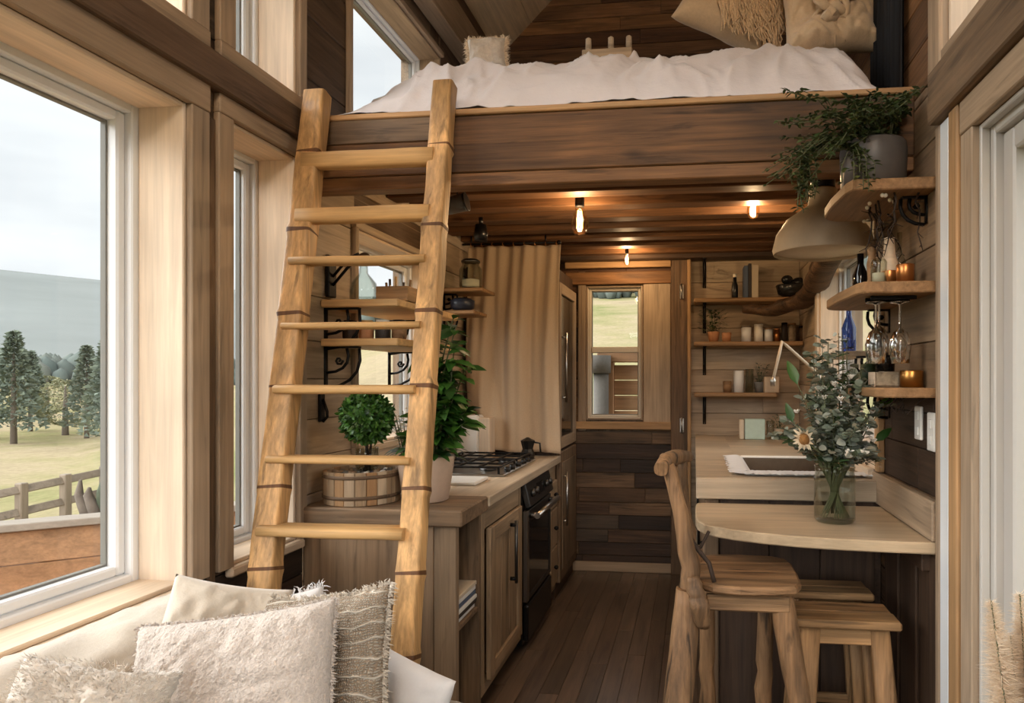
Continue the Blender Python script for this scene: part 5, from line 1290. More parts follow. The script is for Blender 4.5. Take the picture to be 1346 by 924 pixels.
# ---- bouquet in glass vase
vb = Vector((0.485, 2.455, ht + 0.001)); bq = thing('flower_bouquet', vb, 'grey-green eucalyptus bouquet with cream flowers in the glass vase on the bar table', 'flowers')
vz = thing('glass_vase', vb, 'square-shouldered clear glass vase of water standing on the bar table', 'vase')
mb = MB('clear_glass'); mb.lathe([(.062, 0), (.070, .012), (.070, .15), (.066, .175), (.070, .192), (.067, .192), (.063, .175), (.067, .15), (.067, .016), (.002, .012)], vb, seg=16); mb.build('glass_body', vz)
mb = MB('clear_glass'); mb.lathe([(.002, .108), (.0655, .11)], vb, seg=16, closed=True); mb.build('water', vz)
ms, ml, mf, md_, mg = MB('stem'), MB('leaf_sage'), MB('flower_white'), MB('dry_brown'), MB('leaf_dark'); rr_ = random.Random(21)
for k in range(78):
    a = rr_.uniform(0, 6.28); hgt_ = rr_.uniform(.20, .60) if k > 7 else rr_.uniform(.6, .68); sp = rr_.uniform(.06, .215) * (1 - max(0, hgt_ - .30) / .42) + .015
    e = vb + Vector((sp * math.cos(a), sp * .9 * math.sin(a), hgt_)); b0 = vb + Vector((-.048 * math.cos(a + .5), -.048 * math.sin(a + .5), .018)); m = vb + Vector((.048 * math.cos(a), .048 * math.sin(a), .19))
    pts = [b0, m, m.lerp(e, .5) + Vector((0, 0, .03)), e]; ms.tube(pts, [.002, .002, .0018, .001], 'stem', 5)
    kind = rr_.random()
    for j in range(34):
        t = rr_.uniform(.12, 1); q = m.lerp(pts[2], t * 2) if t < .5 else pts[2].lerp(e, t * 2 - 1); b = rr_.uniform(0, 6.28); d = Vector((math.cos(b), math.sin(b), rr_.uniform(-.2, .6)))
        if kind < .55: l = rr_.uniform(.017, .034); ml.leaf(q + d * .006, d, UP + Vector((rr_.gauss(0, .7), rr_.gauss(0, .7), 0)), l, l * .9, 'leaf_sage', rnd=True, bend=.1)
        elif kind < .74: l = rr_.uniform(.025, .045); mg.leaf(q, d, UP + Vector((rr_.gauss(0, .5), rr_.gauss(0, .5), 0)), l, l * .38, 'leaf_dark')
        else: l = rr_.uniform(.010, .018); md_.leaf(q + d * .012, d, UP, l, l, 'dry_brown')
for k in range(26):     # small white and cream blooms
    a = rr_.uniform(0, 6.28); z = rr_.uniform(.22, .50); sp = rr_.uniform(.07, .15) * (1 - max(0, z - .3) / .45); c = vb + Vector((sp * math.cos(a), -abs(sp * math.sin(a)) * .8 if k % 2 else sp * math.sin(a), z)); d0 = (c - vb - UP * .2).normalized()
    for j in range(12):
        b = j * .9; d = Vector((math.cos(b), math.sin(b), .2)); d = (d0 * .7 + d).normalized(); mf.leaf(c, d, d0, .02, .013, 'flower_white', bend=-.2)
ms.build('stems', bq); o = ml.build('eucalyptus_leaves', bq); mg.build('dark_leaves', bq); md_.build('dried_buds', bq); mf.build('white_blooms', bq)
c = P(1056, 578, 2.26); d0 = Vector((.35, -.8, .25)).normalized(); u = d0.cross(UP).normalized(); v_ = u.cross(d0)
mb = MB('petal_cream')
for j in range(26): b = j * 2 * math.pi / 26 * 1.0; d = (u * math.cos(b) * .8 + v_ * math.sin(b) + d0 * (.35 if j % 2 else .1)).normalized(); mb.leaf(c, d, d0, rr_.uniform(.028, .046), .014, 'petal_cream', bend=rr_.uniform(-.2, .5))
mb.tube([c, vb + UP * .2], .003, 'stem', 6); mb.build('large_daisy', bq)
mb = MB('flower_core'); M3 = Matrix((u, v_, d0)).transposed(); mb.lathe([(.017, -.002), (.021, .006), (.012, .016), (.001, .018)], c, 'flower_core', M=M3, seg=16); mb.build('flower_centre', bq)
mb = MB('leaf_green')
for px, py, z, dd, l in ((1042, 555, 2.3, (-.3, 0, 1), .07), (1048, 505, 2.35, (-.35, .1, 1), .09), (1150, 580, 2.5, (.6, 0, .5), .08), (1155, 530, 2.5, (.8, .1, .2), .06)):
    q = P(px, py, z); mb.leaf(q, Vector(dd), Vector((0, -1, .3)), l, l * .45, 'leaf_green'); mb.tube([q, vb + UP * .22], .0015, 'stem', 5)
mb.build('broad_leaves', bq)

# ================================================================== BACK WALL SHELVES
AY = 4.74
def bshelf(z, x1, lb):
    s = thing('corner_shelf', (x1 / 2, 4.84, z), lb, 'shelf'); mb = MB('shelf'); mb.box(0.0, x1, AY, YB - 0.001, z - 0.028, z, 'shelf', .007, ax=0); mb.build('board', s)
    bracket_mb((0.075, YB - 0.001, z - 0.028), (0, -1, 0), 0.20).build('bracket', s); return s
ZA, ZB, ZC = 1.955, 1.655, 1.305
sa = bshelf(ZA, 0.735, 'top wooden corner shelf with books and dark bowl, running into the driftwood limb')
bshelf(ZB, 0.735, 'middle wooden corner shelf with a row of jars and candles')
bshelf(ZC, 0.56, 'lowest wooden corner shelf with cups above the sink counter')
tag(bracket_mb((0.075, YB - 0.001, 2.24), (0, -1, 0), 0.19).build('scroll_bracket'), 'black iron scroll bracket high on the plank wall under the ceiling', 'bracket')
# driftwood limb sweeping up from the shelf to the wall
pts = [P(978, 407, 4.62), P(1020, 408, 4.5), P(1055, 396, 4.3), P(1085, 374, 4.05), P(1106, 345, 3.75), P(1122, 312, 3.45), P(1134, 292, 3.25)]
for q in pts: q.x = min(q.x, XR - 0.02)
pp_ = []
for i in range(len(pts) - 1):
    for t in (0, .33, .66): pp_.append(pts[i].lerp(pts[i + 1], t) + Vector((nz((i, t, 0), 1.3), nz((t, i, 4), 1.1), nz((i, 3, t), 1.7))) * .02)
pp_.append(pts[-1])
mb = MB('bracket_drift'); n = len(pp_); mb.tube(pp_, [(.03 + .05 * math.sin(math.pi * (i + 1) / (n + 1)) , .024 + .03 * math.sin(math.pi * (i + 1) / (n + 1)) * (1 + .25 * math.sin(i * 2.1))) for i in range(n)], 'bracket_drift', 14, ax=0)
mb.tube([p + Vector((-.03, -.02, .06)) for p in pp_[8:16]], [.012, .022, .026, .024, .02, .02, .016, .008], 'bracket_drift', 8, ax=0)
mb.build('driftwood_limb', sa)
def onA(px, z=ZA, y=4.84): q = PYc(px, 400, y); return Vector((q.x, y, z + 0.001))
bottle('dark_bottle', onA(966), [(.02, 0), (.022, .004), (.022, .09), (.012, .12), (.012, .15)], 'black', 'small dark bottle with pale cap at the left of the books', 'bottle', extra=[('cap', 'wax', [(.013, .151), (.013, .175), (.002, .177)])])
bx = onA(977).x
for i, (w, h, f, lb) in enumerate(((.028, .22, 'book_blue', 'tall slate-blue book standing next to the dark bottle'), (.02, .235, 'book_dark', 'tallest dark book in the middle of the three books'), (.045, .225, 'book_cream', 'thick cream-spined book at the right end of the three'))):
    r = thing('book', (bx + w / 2, 4.84, ZA), lb, 'book', 'books on the top corner shelf')
    mb = MB(f); mb.box(bx, bx + .003, 4.765, 4.915, ZA + .001, ZA + h, f, .001); mb.box(bx + w - .003, bx + w, 4.765, 4.915, ZA + .001, ZA + h, f, .001); mb.box(bx + .003, bx + w - .003, 4.765, 4.768, ZA + .001, ZA + h, f, .001); mb.build('cover', r)
    mb = MB('paper'); mb.box(bx + .003, bx + w - .003, 4.768, 4.905, ZA + .004, ZA + h - .005, 'paper', 0); mb.build('pages', r); bx += w + .002
c = onA(1036); rr_ = random.Random(31)
bottle('dark_bowl', c + Vector((.02, 0, 0)), shell([(.04, 0), (.09, .03), (.105, .085)], .006), 'black_ceramic', 'wide black ceramic bowl on the top corner shelf beside the books', 'bowl')
for k, (dx, dy, rr) in enumerate(((.0, 0, .045), (.05, .01, .05), (-.03, -.02, .04))): 
    mb = MB('leaf_dark'); mb.ball(c + Vector((.02 + dx, dy, .085 + .02 * k)), rr, 'black_ceramic', 8, sc=(1, 1, .8)); tag(mb.build('dark_gourd'), ['dark gourd in the centre of the black bowl', 'largest dark gourd at the right of the black bowl', 'small dark gourd at the left of the black bowl'][k], 'gourd', 'gourds in the black bowl')
# middle shelf
def plantlet(name, c, label, h=.2, sp=.09, n=60, fam='leaf_dark', potf='terracotta', ls=.035):
    r = thing(name, c, label, 'plant'); mb = MB(potf); mb.lathe(shell([(.03, 0), (.042, .07)], .004), c, seg=16); mb.build('pot', r); mb = MB('soil'); mb.lathe([(.03, .01), (.036, .055), (.001, .06)], c, seg=12); mb.build('soil', r)
    mb = MB(fam)
    for i in range(n):
        a = rr_.uniform(0, 6.28); q = c + Vector((0, 0, .06)); e = q + Vector((sp * math.cos(a) * rr_.random(), sp * math.sin(a) * rr_.random() * .8, rr_.uniform(.01, h))); mb.leaf(e, Vector((math.cos(a), math.sin(a), rr_.uniform(-.2, .8))), UP, ls, ls * .5, fam)
        if i % 4 == 0: mb.tube([q, e], .0015, 'stem', 4)
    mb.build('foliage', r); return r
plantlet('small_potted_plant', onA(938, ZB), 'bushy dark little plant in a terracotta pot at the left of the middle shelf', .17, .10, 110)
bottle('wooden_pot', onA(955, ZB, 4.80), shell([(.028, 0), (.034, .06)], .004), 'terracotta', 'small empty wooden pot beside the bushy little plant', 'pot')
for i, (px, rr, h, f, lf_, lb) in enumerate(((981, .034, .10, 'ceramic_white', 'fence', 'white canister first in the row of jars on the middle shelf'), (997, .03, .11, 'wax', 'wax', 'tall cream candle second in the row of jars'), (1010, .028, .085, 'paper', 'shelf', 'short white jar with wooden lid in the row of jars'), (1021, .02, .08, 'copper', 'copper', 'copper tin in the middle of the row of jars'), (1031, .02, .12, 'book_dark', 'iron', 'slim dark jar in the row of jars'), (1041, .026, .115, 'basket', 'shelf', 'woven jar near the right end of the middle shelf'), (1056, .03, .095, 'bracket_drift', 'iron', 'brown jar at the right end of the middle shelf'))):
    bottle('canister', onA(px, ZB), [(rr, 0), (rr, h)], f, lb, 'jar', 'jars on the middle corner shelf', extra=[('lid', lf_, [(rr * 1.03, h + .001), (rr * 1.03, h + .012), (.002, h + .014)])])
# lowest shelf
bottle('wooden_cup', onA(956, ZC), shell([(.028, 0), (.03, .075)], .004), 'shelf', 'small wooden cup at the left end of the lowest shelf', 'cup')
bottle('white_mug', onA(971, ZC), shell([(.034, 0), (.036, .15)], .004), 'ceramic_white', 'tall white mug beside the wooden cup', 'mug')
bottle('drinking_glass', onA(985, ZC), shell([(.026, 0), (.03, .16)], .003), 'clear_glass', 'tall clear glass tumbler on the lowest shelf', 'glass')
plantlet('small_potted_plant', onA(999, ZC, 4.86), 'small dark green plant at the back of the lowest shelf', .14, .06, 50, 'leaf_dark', 'concrete', .03)
c = onA(1014, ZC, 4.78); mb = MB('pale_plank'); mb.box(c.x - .05, c.x + .05, c.y - .03, c.y + .05, ZC + .001, ZC + .11, 'pale_plank', .004); tag(mb.build('wooden_box'), 'small pale wooden box at the right end of the lowest shelf', 'box')
# on the counter under the shelves
c = onA(992, cz, 4.62); mb = MB('mint'); mb.box(c.x - .065, c.x + .065, c.y - .03, c.y + .03, cz + .001, cz + .135, 'mint', .004); tag(mb.build('mint_tin'), 'pale mint rectangular tin on the counter under the lowest shelf', 'tin')
mb = MB('book_cream'); mb.box(c.x - .10, c.x - .072, c.y - .03, c.y + .05, cz + .001, cz + .13, 'book_cream', .003, ax=2); tag(mb.build('recipe_book'), 'cream booklet standing left of the mint tin on the counter', 'book')
bottle('drinking_glass', c + Vector((.10, -.02, .001)), shell([(.024, 0), (.028, .12)], .003), 'clear_glass', 'clear glass tumbler right of the mint tin', 'glass')
plantlet('herb_pot', c + Vector((.16, -.01, .001)), 'small herb pot on the counter behind the bouquet', .1, .06, 50, 'leaf_trail', 'basket', .025)

# ================================================================== RIGHT WALL SHELVES
def wshelf(z, x0, ya, yb, lb, th=.03, curve=.09):
    s = thing('side_shelf', ((x0 + XR) / 2, (ya + yb) / 2, z), lb, 'shelf'); mb = MB('shelf')
    pl = [(XR - .001, ya), (XR - .001, yb)]
    for k in range(9): a = k / 8 * math.pi / 2; pl.append((x0 + curve * (1 - math.sin(a)) , yb - curve * (1 - math.cos(a)) - 0.0) if False else (x0 + curve - curve * math.sin(a), yb - curve + curve * math.cos(a)))
    pl += [(x0 - .004, (ya + yb) / 2), (x0 + .006, ya + .05), (x0 + .02, ya)]
    mb.prism(pl, z - th, z, 'shelf', bev=.004, ax=1); mb.build('board', s); return s
ZF, ZD, ZE = 2.02, 1.70, 1.372
sf = wshelf(ZF, .47, 2.20, 2.64, 'top wooden side shelf carrying the grey pot with trailing plant', .035)
sd_ = wshelf(ZD, .50, 2.19, 2.76, 'middle wooden side shelf with wooden bottles and hanging stem glasses', .035)
se = wshelf(ZE, .56, 2.19, 2.78, 'lowest wooden side shelf with copper tin above the bar table', .03)
for s, z, y in ((sf, ZF - .035, 2.30), (sd_, ZD - .035, 2.72), (se, ZE - .03, 2.72)): bracket_mb((XR - .001, y, z), (-1, 0, 0), 0.09).build('bracket', s)
for y in (2.27, 2.34): mb = MB('iron'); mb.box(.56, .70, y - .004, y + .004, ZD - .048, ZD - .0355, 'iron', .001); mb.build('glass_rail', sd_)
# narrow shelf across the window with a blue bottle
ws = thing('window_shelf', (.68, 3.1, 1.5), 'narrow pale shelf crossing the side window behind the bouquet', 'shelf'); mb = MB('pale_plank'); mb.box(.60, XR - .001, 2.83, 3.35, 1.49, 1.512, 'pale_plank', .003); mb.build('board', ws); bracket_mb((XR - .026, 2.84, 1.49), (-1, 0, 0), .08).build('bracket', ws)
c = P(1123, 460, 3.0); c.z = 1.513; c.x = min(c.x, .675)
bottle('blue_bottle', c, [(.028, 0), (.031, .01), (.031, .11), (.012, .16), (.010, .23), (.013, .235)], 'blue_glass', 'slim cobalt blue glass bottle on the window shelf above the bouquet', 'bottle')
# items on the middle side shelf
def onD(px, z, y): q = PYc(px, 365, y); return Vector((min(q.x, .70), y, z + .001))
bottle('pepper_mill', onD(1146, ZD, 2.50), [(.022, 0), (.024, .01), (.014, .05), (.018, .10), (.012, .13), (.016, .15), (.004, .165)], 'shelf', 'slim turned wooden pepper mill at the left of the middle side shelf', 'mill')
bottle('dark_bottle', onD(1131, ZD, 2.62), [(.026, 0), (.028, .01), (.028, .08), (.012, .12), (.012, .16)], 'black_glass', 'black bottle at the curved end of the middle side shelf', 'bottle')
bottle('wooden_bottle', onD(1169, ZD, 2.40), [(.026, 0), (.028, .006), (.028, .09), (.02, .115), (.016, .17), (.018, .172)], 'pine', 'tall pale wooden bottle in the middle of the side shelf', 'bottle', extra=[('base_band', 'copper', [(.0285, .002), (.0285, .06), (.028, .061)])])
bottle('copper_tumbler', onD(1190, ZD, 2.30), shell([(.026, 0), (.028, .065)], .002), 'copper', 'copper tumbler nearest the door on the middle side shelf', 'tumbler')
bottle('glass_jar', onD(1155, ZD, 2.30), shell([(.024, 0), (.026, .075), (.02, .085)], .002), 'clear_glass', 'small clear glass jar at the front of the middle side shelf', 'jar', extra=[('contents', 'wax', [(.02, .004), (.02, .04), (.001, .042)])])
bottle('glass_flask', onD(1199, ZD, 2.45), [(.02, 0), (.022, .01), (.02, .10), (.008, .13), (.008, .2)], 'clear_glass', 'tall clear flask against the wall on the middle side shelf', 'bottle')
# items on the lowest side shelf
bottle('copper_tin', onD(1201, ZE, 2.32), [(.036, 0), (.036, .052), (.033, .055), (.001, .056)], 'brass', 'shiny copper tin nearest the door on the lowest side shelf', 'tin')
c = onD(1165, ZE, 2.40); r = thing('woven_basket', c, 'small woven basket box on the lowest side shelf', 'basket'); mb = MB('basket'); mb.box(c.x - .045, c.x + .035, c.y - .04, c.y + .04, c.z, c.z + .05, 'basket', .006); mb.build('body', r); mb = MB('pine'); mb.box(c.x - .049, c.x - .045, c.y - .04, c.y + .04, c.z, c.z + .05, 'pine', .001); mb.build('end_panel', r)
c2 = c + Vector((-.004, 0, .052)); bottle('dark_jar', c2, [(.03, 0), (.032, .05), (.026, .055)], 'black_glass', 'dark jar with amber bottle neck standing on the woven basket', 'jar', extra=[('neck', 'amber_glass', [(.012, .056), (.010, .075), (.013, .09), (.008, .115)])])
bottle('dark_canister', onD(1143, ZE, 2.60), [(.032, 0), (.032, .08), (.002, .085)], 'leaf_dark', 'dark green canister at the curved end of the lowest side shelf', 'canister')
# stem glasses hanging upside down under the middle shelf
for i, (x, y, lb) in enumerate(((.585, 2.305, 'hanging stem glass nearest the aisle under the middle side shelf'), (.66, 2.305, 'hanging stem glass nearest the wall under the middle side shelf'), (.62, 2.40, 'hanging stem glass furthest back under the middle side shelf'))):
    z = ZD - .05 if i < 2 else ZD - .036
    bottle('stem_glass', (x, y, z), [(.001, 0), (.032, -.001), (.032, -.004), (.004, -.010), (.0035, -.085), (.022, -.10), (.034, -.14), (.028, -.20), (.026, -.20), (.031, -.14), (.02, -.103), (.001, -.095)], 'glass', lb, 'clear_glass', 'hanging stem glasses')
# dried twigs hanging along the wall
r = thing('dried_twig_garland', (.70, 2.4, 1.95), 'garland of dark dried twigs and tiny lights hanging below the top side shelf', 'garland'); mb = MB('twig'); rr_ = random.Random(17)
for k in range(9):
    a = Vector((rr_.uniform(.56, .71), rr_.uniform(2.22, 2.6), ZF - .036)); pts = [a]; 
    for j in range(6): a = a + Vector((rr_.uniform(-.02, .02), rr_.uniform(-.03, .03), -rr_.uniform(.015, .045))); a.x = min(a.x, XR - .02); pts.append(a)
    mb.tube(pts, [.0035, .003, .003, .0025, .002, .002, .001], 'twig', 5)
    for j in range(1, 6): d = Vector((rr_.gauss(0, 1), rr_.gauss(0, 1), rr_.uniform(-1, .3))).normalized() * .03; e = pts[j] + d; e.x = min(e.x, XR - .015); mb.tube([pts[j], e], [.002, .001], 'twig', 4)
mb.build('twigs', r)
mb = MB('ceramic_white')
for k in range(8): mb.ball((rr_.uniform(.56, .70), rr_.uniform(2.22, 2.6), ZF - .045), .007, 'wax', 6)
mb.build('beads', r)
r = thing('dried_twig_garland', (.70, 2.4, 1.3), 'small spray of dark dried twigs above the white switch plates', 'garland'); mb = MB('twig')
for k in range(7):
    a = Vector((rr_.uniform(.66, .715), rr_.uniform(2.22, 2.45), ZE - .031)); pts = [a]
    for j in range(4): a = a + Vector((rr_.uniform(-.02, .01), rr_.uniform(-.02, .02), -.013)); a.x = min(a.x, XR - .01); pts.append(a)
    mb.tube(pts, [.003, .003, .002, .002, .001], 'twig', 5)
mb.build('twigs', r)
# grey pot with trailing plant
pc = P(1186, 220, 2.32); pc.z = ZF + .001; pc.x = .60; pc.y = 2.40; r = thing('trailing_plant', pc, 'dark trailing plant spilling from a grey glazed pot on the top side shelf', 'plant')
mb = MB('pot_grey'); mb.lathe(shell([(.095, 0), (.103, .006), (.108, .14), (.104, .165)], .006), pc, seg=40); mb.build('pot', r)
mb = MB('soil'); mb.lathe([(.09, .02), (.095, .14), (.001, .15)], pc); mb.build('soil', r)
mb = MB('leaf_trail'); ms = MB('stem'); rr_ = random.Random(41)
def strand(pts, dens, ls):
    ms.tube(pts, .0016, 'stem', 4, cap=False)
    for i in range(len(pts) - 1):
        for k in range(dens):
            q = pts[i].lerp(pts[i + 1], rr_.random()); a = rr_.uniform(0, 6.28); mb.leaf(q, Vector((math.cos(a), math.sin(a), rr_.uniform(-.5, .6))), UP + Vector((rr_.gauss(0, .5), rr_.gauss(0, .5), 0)), ls * rr_.uniform(.7, 1.3), ls * .5, 'leaf_trail')
lim = LOFT_Y - .03
for k in range(66):         # arching up and out over the beam
    a = rr_.uniform(0, 6.28); b = pc + Vector((.07 * math.cos(a), .07 * math.sin(a), .15)); px = rr_.uniform(1015, 1215) if k % 4 else rr_.uniform(1120, 1225); py = rr_.uniform(112, 215) if px < 1130 else rr_.uniform(112, 165)
    e = P(px, py, rr_.uniform(2.02, 2.28)); e.y = min(e.y, lim if e.z < 2.40 else 2.5); e.x = min(e.x, XR - .03); m = b.lerp(e, .5) + UP * rr_.uniform(.03, .09)
    b.y = min(b.y, 2.48); m.y = min(m.y, lim)
    strand([b, b.lerp(m, .5) + UP * .02, m, m.lerp(e, .5) - UP * .004, e], 9 if px < 1140 else 7, .022)
for k in range(14):         # hanging down beside the shelf
    px = rr_.uniform(1040, 1075); e0 = P(px, rr_.uniform(195, 225), 2.15); e0.y = min(e0.y, lim); b = pc + Vector((-.07, -.03, .15)); m = b.lerp(e0, .5) + UP * .05; e = Vector(e0); pts = [b, m, e0]
    for j in range(3): e = e + Vector((rr_.uniform(-.012, .012), rr_.uniform(-.01, .01), -rr_.uniform(.02, .055))); pts.append(Vector(e))
    strand(pts, 7, .020)
for k in range(12):
    e0 = P(rr_.uniform(995, 1060), rr_.uniform(205, 245), 2.12); b = pc + Vector((-.08, -.04, .15)); strand([b, b.lerp(e0, .5) + UP * .04, e0], 7, .018)
for k in range(8):
    e0 = P(rr_.uniform(1105, 1150), rr_.uniform(205, 235), 2.1); b = pc + Vector((-.08, -.06, .15)); strand([b, b.lerp(e0, .5) + UP * .01, e0, e0 - UP * .05], 7, .02)
ms.build('stems', r); o = mb.build('foliage', r); o['kind'] = 'stuff'
c = P(1131, 218, 2.22); bottle('grey_cup', Vector((.475 + .03, 2.30, ZF + .001)), shell([(.022, 0), (.024, .09)], .003), 'pot_grey', 'small grey cup beside the grey pot at the edge of the top side shelf', 'cup')
# clay pendant bell
pb = Vector((.532, 2.93, 1.92)); r = thing('clay_pendant', pb, 'large cream clay bell-shaped pendant hanging from the loft joists by the window', 'pendant')
mb = MB('clay_cream'); mb.lathe(shell([(.20, 0), (.205, .02), (.19, .08), (.15, .14), (.09, .18), (.062, .20), (.055, .24), (.058, .262)], .006), pb, seg=44, closed=True); mb.build('bell', r)
mb = MB('clay_cream'); mb.lathe([(.001, .012), (.196, .012), (.196, .018), (.001, .018)], pb, seg=44, closed=True); mb.build('lower_disc', r)
mb = MB('iron'); mb.tube([pb + UP * .255, (pb.x, pb.y, 2.275)], .05, 'iron', 20); mb.tube([(pb.x, pb.y, 2.2), (pb.x, pb.y, CEIL - .001)], .006, 'iron'); mb.build('cord', r)

# ================================================================== PENDANT BULBS
def bulb(px, py, Y, lb, cord=.05, s=1.0, power=6, zt=CEIL):
    q = PYc(px, py, Y); r = thing('pendant_bulb', (q.x, q.y, zt), lb, 'pendant lamp', 'filament bulbs under the loft')
    zb = q.z
    mb = MB('brass'); mb.tube([(q.x, q.y, zt - .001), (q.x, q.y, zb + .085 * s)], .004, 'iron', 8); mb.lathe([(.03, -.012), (.03, -.001)], (q.x, q.y, zt)); mb.build('cord', r)
    mb = MB('iron'); mb.lathe([(.016 * s, .045 * s), (.018 * s, .05 * s), (.018 * s, .09 * s), (.008, .10 * s)], (q.x, q.y, zb), seg=16); mb.build('socket', r)
    mb = MB('bulb_glass'); mb.lathe([(.001, -.06 * s), (.02 * s, -.055 * s), (.033 * s, -.03 * s), (.034 * s, -.01 * s), (.022 * s, .025 * s), (.015 * s, .045 * s)], (q.x, q.y, zb), 'bulb_shell'); mb.build('bulb', r)
    mb = MB('filament'); mb.tube([(q.x - .006 * s, q.y, zb + .03 * s), (q.x - .009 * s, q.y, zb - .035 * s), (q.x + .009 * s, q.y, zb - .035 * s), (q.x + .006 * s, q.y, zb + .03 * s)], .0022 * s, 'filament', 6); mb.build('filament', r)
    ld = bpy.data.lights.new('bulb_light', 'POINT'); ld.energy = power; ld.color = (1, .78, .56); ld.shadow_soft_size = .02; lo = bpy.data.objects.new('bulb_light', ld); C.objects.link(lo); lo.location = (q.x, q.y, zb - .0); attach(lo, r)
bulb(762, 288, 3.30, 'filament bulb hanging nearest the ladder under the loft', s=1.3, power=BP)
bulb(990, 273, 3.52, 'filament bulb hanging nearest the shelves under the loft', s=.95, power=BP)
bulb(824, 340, 4.62, 'small glowing filament bulb in front of the back window header', s=.7, power=BP*.6)

# ================================================================== BAR CHAIR
ch = thing('rustic_bar_chair', (.12, 2.12, 0), 'rustic driftwood bar chair with a curved back rail at the end of the bar table', 'chair')
sz = .775
poly = [(.04, 1.965), (.12, 1.945), (.22, 1.955), (.285, 1.975), (.305, 2.02), (.31, 2.12), (.308, 2.24), (.295, 2.30), (.25, 2.33), (.14, 2.335), (.05, 2.33), (.0, 2.30), (-.015, 2.14), (.0, 2.0)]
mb = MB('driftwood'); mb.prism(poly, sz - .028, sz, 'driftwood', bev=.008, ax=0); mb.build('seat', ch)
mb = MB('driftwood'); mb.box(.02, .27, 1.985, 2.01, sz - .085, sz - .037, 'driftwood', .006); mb.box(.02, .27, 2.27, 2.295, sz - .085, sz - .037, 'driftwood', .006); mb.box(.255, .28, 2.01, 2.27, sz - .085, sz - .037, 'driftwood', .006); mb.build('apron', ch)
def log(pts, rad, name, fam='driftwood', seg=14, seed=0, prof=2.6):
    pts = [Vector(p) for p in pts]; n = 14; P_ = []; R_ = []
    for i in range(n):
        t = i / (n - 1) * (len(pts) - 1); k = min(len(pts) - 2, int(t)); f = t - k; f2 = f * f * (3 - 2 * f) * .4 + f * .6
        P_.append(pts[k].lerp(pts[k + 1], f2) + Vector((nz((i * .9, seed, 0)), nz((i * .9, seed, 5)), 0)) * .008); rr = rad[k] + (rad[k + 1] - rad[k]) * f
        R_.append((rr * (1 + .16 * nz((i * 1.1, seed, 9))), rr * (1 + .16 * nz((i * 1.1, seed, 13)))))
    mb = MB(fam); mb.tube(P_, R_, fam, seg, ax=2, prof=prof); return mb
log([(-.10, 1.90, 0), (-.07, 1.93, .35), (-.03, 1.985, .755)], [.043, .046, .038], 'leg', seed=1).build('leg', ch)
log([(.34, 1.98, 0), (.30, 2.0, .4), (.245, 2.03, .738)], [.03, .035, .038], 'leg', seed=2).build('leg', ch)
log([(.03, 2.33, 0), (.03, 2.31, .4), (.03, 2.29, .738)], [.027, .027, .025], 'leg', seed=3).build('leg', ch)
log([(.22, 2.34, 0), (.225, 2.31, .4), (.23, 2.28, .738)], [.028, .028, .026], 'leg', seed=4).build('leg', ch)
log([(-.03, 2.0, .66), (-.025, 1.99, .80), (-.055, 1.99, .98), (-.095, 2.0, 1.125)], [.032, .030, .023, .020], 'post', seed=5, prof=2.2).build('back_post', ch)
log([(-.0, 2.24, .74), (-.02, 2.22, .82), (-.045, 2.20, .98), (-.055, 2.18, 1.12)], [.019, .018, .015, .015], 'post', seed=6).build('back_post', ch)
log([(-.035, 2.12, .76), (-.03, 2.11, .86), (-.06, 2.10, 1.0), (-.08, 2.09, 1.11)], [.02, .017, .013, .013], 'post', seed=8).build('back_spindle', ch)
mb = log([(-.115, 1.965, 1.116), (-.10, 2.04, 1.134), (-.07, 2.14, 1.136), (-.035, 2.24, 1.125)], [.021, .024, .024, .018], 'rail', seed=7); mb.build('top_rail', ch)
mb = MB('twig'); mb.tube([(-.03, 2.04, .90), (.0, 2.02, .86), (.03, 2.0, .83), (.045, 1.99, sz + .001)], .007, 'twig', 8); mb.tube([(-.03, 2.04, .86), (.005, 2.03, .87), (.03, 2.03, .92)], .005, 'twig', 6); mb.build('twig_tie', ch)
mb = log([(-.05, 1.96, .30), (.12, 1.97, .31), (.30, 2.0, .30)], [.017, .019, .017], 'st', seed=12); mb.build('stretcher', ch)
mb = log([(-.02, 1.955, .80), (-.0, 1.945, .72), (.01, 1.955, .66)], [.018, .030, .022], 'knee', seed=14); mb.build('knee_brace', ch)

for o_ in [q for q in bpy.data.objects if q.parent == ch]: pass
ch.location += Vector((.016, .095, .012))
